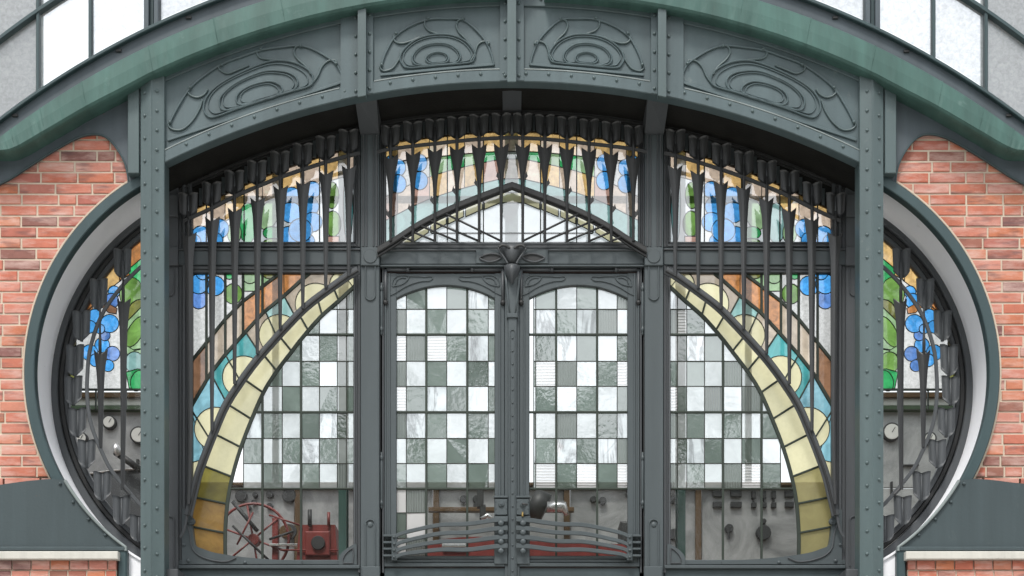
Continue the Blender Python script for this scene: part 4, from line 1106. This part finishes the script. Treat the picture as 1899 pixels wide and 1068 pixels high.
def lance(par,path,ytop,hw,Y,barb=None,mat='iron_hood'):
    """path: px points from top down; hw(d) half width by distance below the flared top at ytop; folded V section"""
    x0=path[0][0]
    pts=cr(path,6) if len(path)>2 else [(path[0][0]+(path[1][0]-path[0][0])*i/24, path[0][1]+(path[1][1]-path[0][1])*i/24) for i in range(25)]
    # rod above
    m_=MB(); tube(m_,[P(x0,ytop-45,Y),P(x0,ytop-18,Y),P(x0,ytop+20,Y)],[.007,.013,.011],6); rod=m_.build('lance_bar',M['iron_black'],par)
    low=[p for p in pts if p[1]>=ytop-1]
    n0=(pts[0][0],ytop); 
    if low[0][1]>ytop+.5: low=[n0]+low
    m_=MB(); vs_=[]; fs_=[]
    ln=0; prev=low[0]; rows=[]
    for p in low:
        ln+=math.hypot(p[0]-prev[0],p[1]-prev[1]); prev=p; rows.append((p,ln))
    ns=normals(low)
    for (p,d),nn in zip(rows,ns):
        if nn[0]<0: nn=(-nn[0],-nn[1])
        w_=hw(d,rows[-1][1]); ear=-9 if d<.01 else 0
        dp=.004+.0022*w_
        for u,yy in ((-1,dp),(-.45,.35*dp),(0,-.0),(.45,.35*dp),(1,dp)):
            q=P(p[0]+nn[0]*u*w_, p[1]+nn[1]*u*w_+(ear*abs(u)**2+ (4 if d<.01 else 0)*(1-abs(u))), Y); q.y=Y-.012+yy; vs_.append(q)
        for u,yy in ((1,dp+.006),(0,.012),(-1,dp+.006)):
            q=P(p[0]+nn[0]*u*w_, p[1]+nn[1]*u*w_+(ear*abs(u)**2+ (4 if d<.01 else 0)*(1-abs(u))), Y); q.y=Y-.012+yy; vs_.append(q)
    K=8
    for i in range(len(rows)-1):
        for k in range(K): fs_.append((i*K+k,i*K+(k+1)%K,(i+1)*K+(k+1)%K,(i+1)*K+k))
    fs_.append(tuple(range(K))); fs_.append(tuple((len(rows)-1)*K+k for k in range(K)))
    m_.add(vs_,fs_); m_.build('tulip_blade',M[mat],rod)
    if barb:
        sx,yy=barb; bxx=x0
        m_=MB(); prism(m_,[(bxx+sx*2,yy+10),(bxx+sx*9.5,yy+1),(bxx+sx*8,yy-3),(bxx+sx*7,yy-8),(bxx+sx*5,yy-2),(bxx+sx*2,yy-6)],Y-.014,Y-.006); m_.build('barb',M['iron_black'],rod)
    return rod
def side_grille(mir,label):
    setmir(mir)
    t=T('iron_grille',label,'iron grille',P(506,900,.3))
    Y=.30
    m_=MB(); ribbon(m_,RAILL,7,Y-.004,Y+.008,1); m_.build('curved_rail',M['iron_black'],t)
    m_=MB(); ribbon(m_,BEAM,[15+3*math.sin(i*.5)*0 for i in range(len(BEAM))],.315,.34,2.5); bmo=m_.build('arch_bar',M['iron_in'],t)
    m_=MB(); ribbon(m_,offset(BEAM,-1.0),4.0,.300,.316,1.2); m_.build('arch_bead',M['iron_black'],bmo)
    m_=MB(); ribbon(m_,cr([(355,905),(349,945),(343,975),(339,988),(334,996)],5),5,.325,.34,1.2); m_.build('arch_tail',M['iron_in'],bmo)
    tops=[437,408,391,372,350,341,322,312]; xs_=[350,393.5,435.5,477.5,520,562,604.5,647]
    bots=[935,797,712,656,610,572.6,534,512]
    for x,yt,yb in zip(xs_,tops,bots):
        hw=lambda d,L: max(2.4,(7.4+6.6*math.exp(-d/24.0))*(1-.62*min(1,d/max(L,1))))
        if x==350: path=[(x,yt-2),(352,600),(353,800),(350,935)]
        else: path=[(x,yt-2),(x,yb-40),(x,yb)]
        lance(t,path,yt,hw,Y)
        ry=interp(RAILL,x)
        hood(t,x,ry-46,46,.345,18.5)
        if x>360:
            xm=x-21; r2=interp(RAILL,xm); m_=MB(); bx(m_,xm-3.2,r2-46,xm+3.2,r2-15,.385,.40,.6); m_.build('lit_slit_plate',M['iron_door'],t)  # paler plate added to stand in for the lit head board
side_grille(False,'wrought iron grille of tulip lances before the left bay window'); side_grille(True,'wrought iron grille of tulip lances before the right bay window')
def mid_grille():
    setmir(False)
    t=T('iron_grille','wrought iron grille with pointed arch and slanting struts above the doors','iron grille',P(950,460,.3))
    Y=.30
    m_=MB(); ribbon(m_,RAILM,6.5,Y-.004,Y+.008,1); m_.build('curved_rail',M['iron_black'],t)
    for mir in (False,True):
        setmir(mir)
        A=[(x,y-5) for x,y in PB]; B=[(x,y+7) for x,y in PB]
        m_=MB(); band(m_,A,B,.305,.34,2.0); o=m_.build('arch_bar',M['iron_black'],t)
        m_=MB(); band(m_,[(x,y+7.5+3*(1-(x-700)/250)) for x,y in PB],[(x,y+10+5*(1-(x-700)/250)) for x,y in PB],.325,.345,.8); m_.build('arch_bead',M['iron_black'],o)
        for k,x in enumerate((724.8,766,807,848,889,930)):
            yt=[293,287,281,277.5,274,273][k]
            yb=449 if k>0 else 447
            hw=lambda d,L: 2.5+11.5*math.exp(-(d/38.0)**1.35)
            lance(t,[(x,yt-1),(x,yb)],yt,hw,Y,barb=(-1 if k%1==0 else 1,[395,385,370,352,338,325][k]),mat='iron_black')
            hood(t,x,interp(RAILM,x)-45+(2 if k else 4),42,.345,18)
            if k<5:
                xm=x+20.5; r2=interp(RAILM,xm); m_=MB(); bx(m_,xm-2.4,r2-42,xm+2.4,r2-14,.385,.40,.5); m_.build('lit_slit_plate',M['iron_door'],t)  # paler added plate, the lit head board seen between hoods
            if k>0:   # slanting strut from the bar foot up to the arch
                xa=x; ya=447; xb=[0,741,778,800,822,812][k]; 
                slope=(.36 if k<4 else .47)
                # meet the beam
                xx=xa; yy=ya
                while yy> interp(PB,xx)+8 and xx>705: xx-=1; yy-= .42 if k<5 else .49
                m_=MB(); tube(m_,[P(xa,ya,.312),P(xx,yy,.315)],.0085,6); m_.build('strut',M['iron_black'],t)
    setmir(False)
    hood(t,950,interp(RAILM,950)-44,40,.355,16)
mid_grille()
def oval_grille(mir,label):
    setmir(mir)
    t=T('iron_grille',label,'iron grille',P(200,900,.3))
    Y=.30
    rail=circ_pts(478,700,316,math.radians(128),math.radians(226),50)
    rail=cr([(292,962),(262,937),(241,914),(207,872),(186,831),(169,786),(162,740),(162,694),(168,643),(189,583),(222,535),(256,499),(292,472)],6)
    m_=MB(); ribbon(m_,rail,7,Y-.004,Y+.008,1.2); m_.build('curved_rail',M['iron_in'],t)
    for x,yt,path in ((229,560,[(229,558),(229,760),(228,895),(231,905),(242,917)]),(186,655,[(186,653),(187,740),(187,830)])):
        hw=lambda d,L: max(2.6,(7.0+6.0*math.exp(-d/26.0))*(1-.5*min(1,d/max(L,1))))
        rod=lance(t,path,yt,hw,Y)
        m_=MB(); tube(m_,[P(x,yt-75 if x==229 else yt-115,Y+.005),P(x,yt-40,Y)],.008,6); m_.build('lance_bar',M['iron_in'],t)
    for x,yt,h in ((228,462,55),(184,518,58),(152,577,56),(140,640,58),(137,698,54),(145,757,54),(162,816,52),(191,875,54),(226,920,54),(258,955,50)):
        hood(t,x,yt,h,.335,17,'iron_in')
oval_grille(False,'wrought iron grille of hanging hoods inside the left oval ring'); oval_grille(True,'wrought iron grille of hanging hoods inside the right oval ring')

# ------------------------------------------------------------------ the hall behind
def hall():
    setmir(False)
    HX=8.2; HB=16.0
    m_=MB(); wbox(m_,-HX,HX,.48,HB,FZ-.2,FZ-.02); m_.build('hall_floor',M['floor'],kind='structure')
    for sx in (-1,1):
        m_=MB(); wbox(m_,sx*HX,sx*(HX+.3),.5,HB,FZ-.2,16.6); m_.build('hall_wall',M['cream_wall'],kind='structure')
    m_=MB(); wbox(m_,-HX,HX,HB,HB+.3,FZ-.2,7.2); m_.build('hall_wall',M['cream_wall'],kind='structure')
    for y0,y1 in ((.5,2.4),(5.6,HB+.3)):
        m_=MB(); wbox(m_,-HX-.3,HX+.3,y0,y1,16.6,16.8); m_.build('added_roof',M['cream_wall'],kind='structure')  # unseen roof added to dim the hall; its gap lights the marble
    for sx in (-1,1):
        m_=MB(); wbox(m_,*sorted((sx*5.5,sx*(HX+.3))),2.4,5.6,16.6,16.8); m_.build('added_roof',M['cream_wall'],kind='structure')
    # roof trusses carrying the added roof
    for y in (4.5,8.5,12.5):
        m_=MB(); vs_=[]
        tube(m_,[Vector((-HX,y,16.4)),Vector((0,y,16.3)),Vector((HX,y,16.4))],.09,6); m_.build('roof_truss',M['column'],kind='structure')
    t=T('hall_window','wide rear window of the hall seen through the front glass','window',(0,HB,8.3))
    m_=MB()
    for i in range(9):
        x=-HX+i*HX/4; wbox(m_,x-.05,x+.05,HB,HB+.15,7.2,16.6)
    for z in (7.2,12.6): wbox(m_,-HX,HX,HB+.01,HB+.14,z,z+.08)
    m_.build('glazing_bars',M['column'],t)
    # columns of the hall frame
    def column(x,w_,y,lab):
        tt=T('iron_column',lab,'column',(x,y,FZ)); 
        m_=MB(); wbox(m_,x-w_/2,x+w_/2,y-.02,y+.0,FZ-.02,13.4); m_.build('flange',M['column'],tt)
        m_=MB(); wbox(m_,x-.012,x+.012,y+.001,y+.14,FZ-.02,13.4); m_.build('web',M['column'],tt)
        m_=MB(); wbox(m_,x-w_/2,x+w_/2,y+.141,y+.16,FZ-.02,13.4); m_.build('flange',M['column'],tt)
    for mir,lab in ((False,'green iron column behind the left bay windows'),(True,'green iron column behind the right bay windows')):
        setmir(mir); c=P(636,700,.8); column(c.x,.062,.8,lab)
    setmir(False)
    c=P(949,360,1.6); tt=T('iron_girder','grey green iron girder hanging in the hall behind the lunette','girder',(c.x,1.6,P(0,470,1.6).z))
    m_=MB(); wbox(m_,c.x-.055,c.x+.055,1.6,1.7,P(0,455,1.6).z,13.4); m_.build('girder_web',M['column'],tt)
    # hanging lamp
    c=P(945,385,1.4); t=T('hanging_lamp','dark pear shaped lamp hanging behind the lunette','lamp',c)
    m_=MB(); rows=[(-.13,.004),(-.11,.03),(-.07,.055),(-.01,.075),(.05,.085),(.09,.07),(.11,.02)]
    tube(m_,[c+Vector((0,0,z)) for z,_ in rows],[r for _,r in rows],14); m_.build('lamp_shade',M['column'],t)
    m_=MB(); tube(m_,[c+Vector((0,0,.11)),c+Vector((0,0,3.0))],.006,6); m_.build('cord',M['iron_black'],t)
hall()
def switchboard():
    setmir(False); Y=7.0
    t=T('switchboard','grey marble switchboard with wooden posts and gauges inside the hall','switchboard',P(950,1150,Y))
    xp=[60,330,552,809,1052,1296,1560,1840]
    for a,b in zip(xp,xp[1:]):
        ys=[760,905,1200] if (b<=330 or a>=1560) else [900,1060,1200]
        for y0,y1 in zip(ys,ys[1:]):
            m_=MB(); bx(m_,a+6,y0+1,b-6,y1-1,Y,Y+.05,.5); m_.build('marble_panel',M['marble'],t)
    for x in xp:
        m_=MB(); bx(m_,x-5.5,758 if (x<=330 or x>=1560) else 898,x+5.5,1200,Y-.06,Y+.08,1); m_.build('wooden_post',M['wood'],t)
    for xa,xb in ((40,332),(1558,1860)):
        m_=MB(); bx(m_,xa,752,xb,759.5,Y-.12,Y+.1,1); m_.build('cornice',M['dark_green'],t)
        m_=MB(); bx(m_,xa,737,xb,751.5,Y-.04,Y+.1,1); m_.build('frieze',M['dial'],t)
        m_=MB(); bx(m_,xa,727,xb,736.5,Y-.1,Y+.1,1); m_.build('cornice',M['wood'],t)
    m_=MB(); bx(m_,332.5,894,1557.5,899.5,Y-.12,Y+.1,1); m_.build('cornice',M['wood'],t)
    for x,y,r in ((202,782,13),(257,806,16),(150,812,12),(1655,800,17),(1726,812,12),(1600,815,13),(300,786,13)):
        m_=MB(); disc(m_,x,y,r,Y-.08,Y-.001,24,1.5); g=m_.build('gauge',M['iron_black'],t)
        m_=MB(); disc(m_,x,y,r-2.8,Y-.086,Y-.08,24,.5); m_.build('dial',M['dial'],g)
        m_=MB(); ribbon(m_,[(x,y+1),(x+r*.35,y-r*.5)],1.0,Y-.092,Y-.087,.2); m_.build('needle',M['iron_black'],g)
    sw=[(447,919,11),(500,916,7),(500,938,6),(536,918,13),(473,917,5),(471,931,5),(462,941,4),(1417,987,14),(1417,966,5),(1353,979,8),(860,925,7),(884,925,7),(884,937,6),(1101,925,6),(1118,928,7),(1168,915,7),(537,985,14),(1250,925,8),(1250,990,10)]
    for x,y,r in sw:
        m_=MB(); disc(m_,x,y,r,Y-.07,Y-.001,16,1.2); m_.build('switch',M['iron_black'],t)
    for x,y,w_,h in ((1332,915,18,11),(1366,915,20,11),(1332,935,18,10),(1366,935,20,10),(1399,936,9,9),(1418,936,9,9),(1436,936,9,9),(1399,917,7,13),(1418,917,7,13),(1436,917,7,13),(1465,915,16,12),(1465,935,16,10),(1353,990,3,16),(1399,926,2,12),(1418,926,2,12),(1436,926,2,12),(255,855,4,8),(1690,862,30,2.5),(1655,905,3,25)):
        m_=MB(); bx(m_,x-w_/2,y-h/2,x+w_/2,y+h/2,Y-.06,Y-.001,.8); m_.build('switch',M['iron_black'],t)
    m_=MB(); bx(m_,795,940,1065,948,Y-.3,Y-.2,1); m_.build('shelf',M['wood'],t)
switchboard()
def machine():
    setmir(False)
    Y=3.6
    t=T('hoisting_machine','red hoisting machine with spoked flywheel behind the left bay window','machine',P(540,1180,Y))
    # flywheel
    cx,cy,R=470,1000,66
    m_=MB(); tube(m_,[P(cx+R*math.cos(a),cy+R*math.sin(a),Y) for a in [2*math.pi*k/40 for k in range(40)]],.014,8,True); f=m_.build('flywheel',M['red'],t)
    for k in range(6):
        a=math.radians(20+60*k); m_=MB(); tube(m_,[P(cx,cy,Y),P(cx+R*math.cos(a),cy+R*math.sin(a),Y)],.010,6); m_.build('spoke',M['red'],f)
    m_=MB(); disc(m_,cx,cy,11,Y-.06,Y+.06,18,1); m_.build('hub',M['red'],f)
    m_=MB(); prism(m_,[(556,973),(622,973),(630,1100),(545,1100)],Y-.1,Y+.4); m_.build('housing',M['red'],t)
    m_=MB(); bx(m_,500,1008,552,1012,Y-.05,Y,.5); m_.build('steel_rail',M['steel'],t)
    m_=MB(); bx(m_,505,960,516,1100,Y,Y+.1,1); m_.build('frame_leg',M['red'],t)
    m_=MB(); tube(m_,[P(432,930,Y),P(478,985,Y)],.02,8); m_.build('lever',M['iron_black'],t)
    m_=MB(); disc(m_,530,985,12,Y+.2,Y+.3,18); m_.build('bearing_cap',M['wood'],t)
    for k,(x0,y0,x1,y1,r) in enumerate(((432,975,500,1040,.012),(440,1010,470,950,.010),(500,1000,545,985,.012),(500,955,560,975,.009),(575,945,575,975,.02),(610,950,610,975,.015),(640,960,640,1060,.018),(520,1020,640,1020,.008))):
        m_=MB(); tube(m_,[P(x0,y0,Y-.12),P(x1,y1,Y-.12)],r,6); m_.build('rod',M['red' if k%2 else 'iron_black'],t)
    m_=MB(); bx(m_,566,985,612,1030,Y-.13,Y-.101,2); m_.build('cover_plate',M['red'],t)
    m_=MB(); disc(m_,590,1006,13,Y-.16,Y-.131,18,1); m_.build('cover_plate',M['iron_black'],t)
    m_=MB(); bx(m_,425,1055,720,1200,Y-.2,Y+.6,2); m_.build('bed',M['red'],t)
    t=T('engine','low red engine bed with bright steel rod behind the double doors','engine',P(950,1180,4.2)); Y=4.2
    m_=MB(); q=cr([(735,1040),(760,1016),(800,1003),(860,996),(905,996),(960,1002),(1060,1006),(1180,1010)],5); prism(m_,q+[(1180,1200),(735,1200)],Y,Y+.8); m_.build('bed',M['red'],t)
    m_=MB(); bx(m_,820,1008,868,1014,Y-.05,Y-.001,1); m_.build('steel_plate',M['steel'],t)
    m_=MB(); tube(m_,[P(1015,940,Y),P(1046,940,Y),P(1052,955,Y)],[.055,.055,.02],12); m_.build('steel_cylinder',M['steel'],t)
    m_=MB(); tube(m_,[P(985,932,Y+.2),P(1012,945,Y+.2)],[.16,.16],14); m_.build('cylinder_block',M['iron_black'],t)
    m_=MB(); bx(m_,885,908,897,940,Y,Y+.1,1); bx(m_,890,935,901,962,Y,Y+.1,2); m_.build('valve_stem',M['iron_black'],t)
    m_=MB(); bx(m_,1151,966,1200,1010,Y,Y+.4,4); m_.build('motor_box',M['iron_black'],t)
    m_=MB(); tube(m_,[P(893,962,Y),P(905,955,Y),P(912,962,Y)],.02,8); m_.build('steel_pipe',M['steel'],t)
    Y=2.6
    t=T('hoist_drum','dark grey hoist drum with pale rim behind the left oval window','drum',P(200,1180,Y))
    m_=MB(); q=cr([(100,905),(150,882),(205,873),(262,870),(330,880)],6); prism(m_,q+[(330,1180),(100,1180)],Y,Y+.7); m_.build('drum_shell',M['iron_in'],t)
    m_=MB(); ribbon(m_,q,3.2,Y-.02,Y,.8); m_.build('rim',M['steel'],t)
    m_=MB(); tube(m_,[P(214,838,Y-.1),P(262,872,Y-.1)],.03,8); m_.build('lever',M['iron_black'],t)
    m_=MB(); tube(m_,[P(214,822,Y-.12),P(216,832,Y-.12),P(222,845,Y-.12)],[.02,.035,.03],10); m_.build('lever_knob',M['steel'],t)
machine()
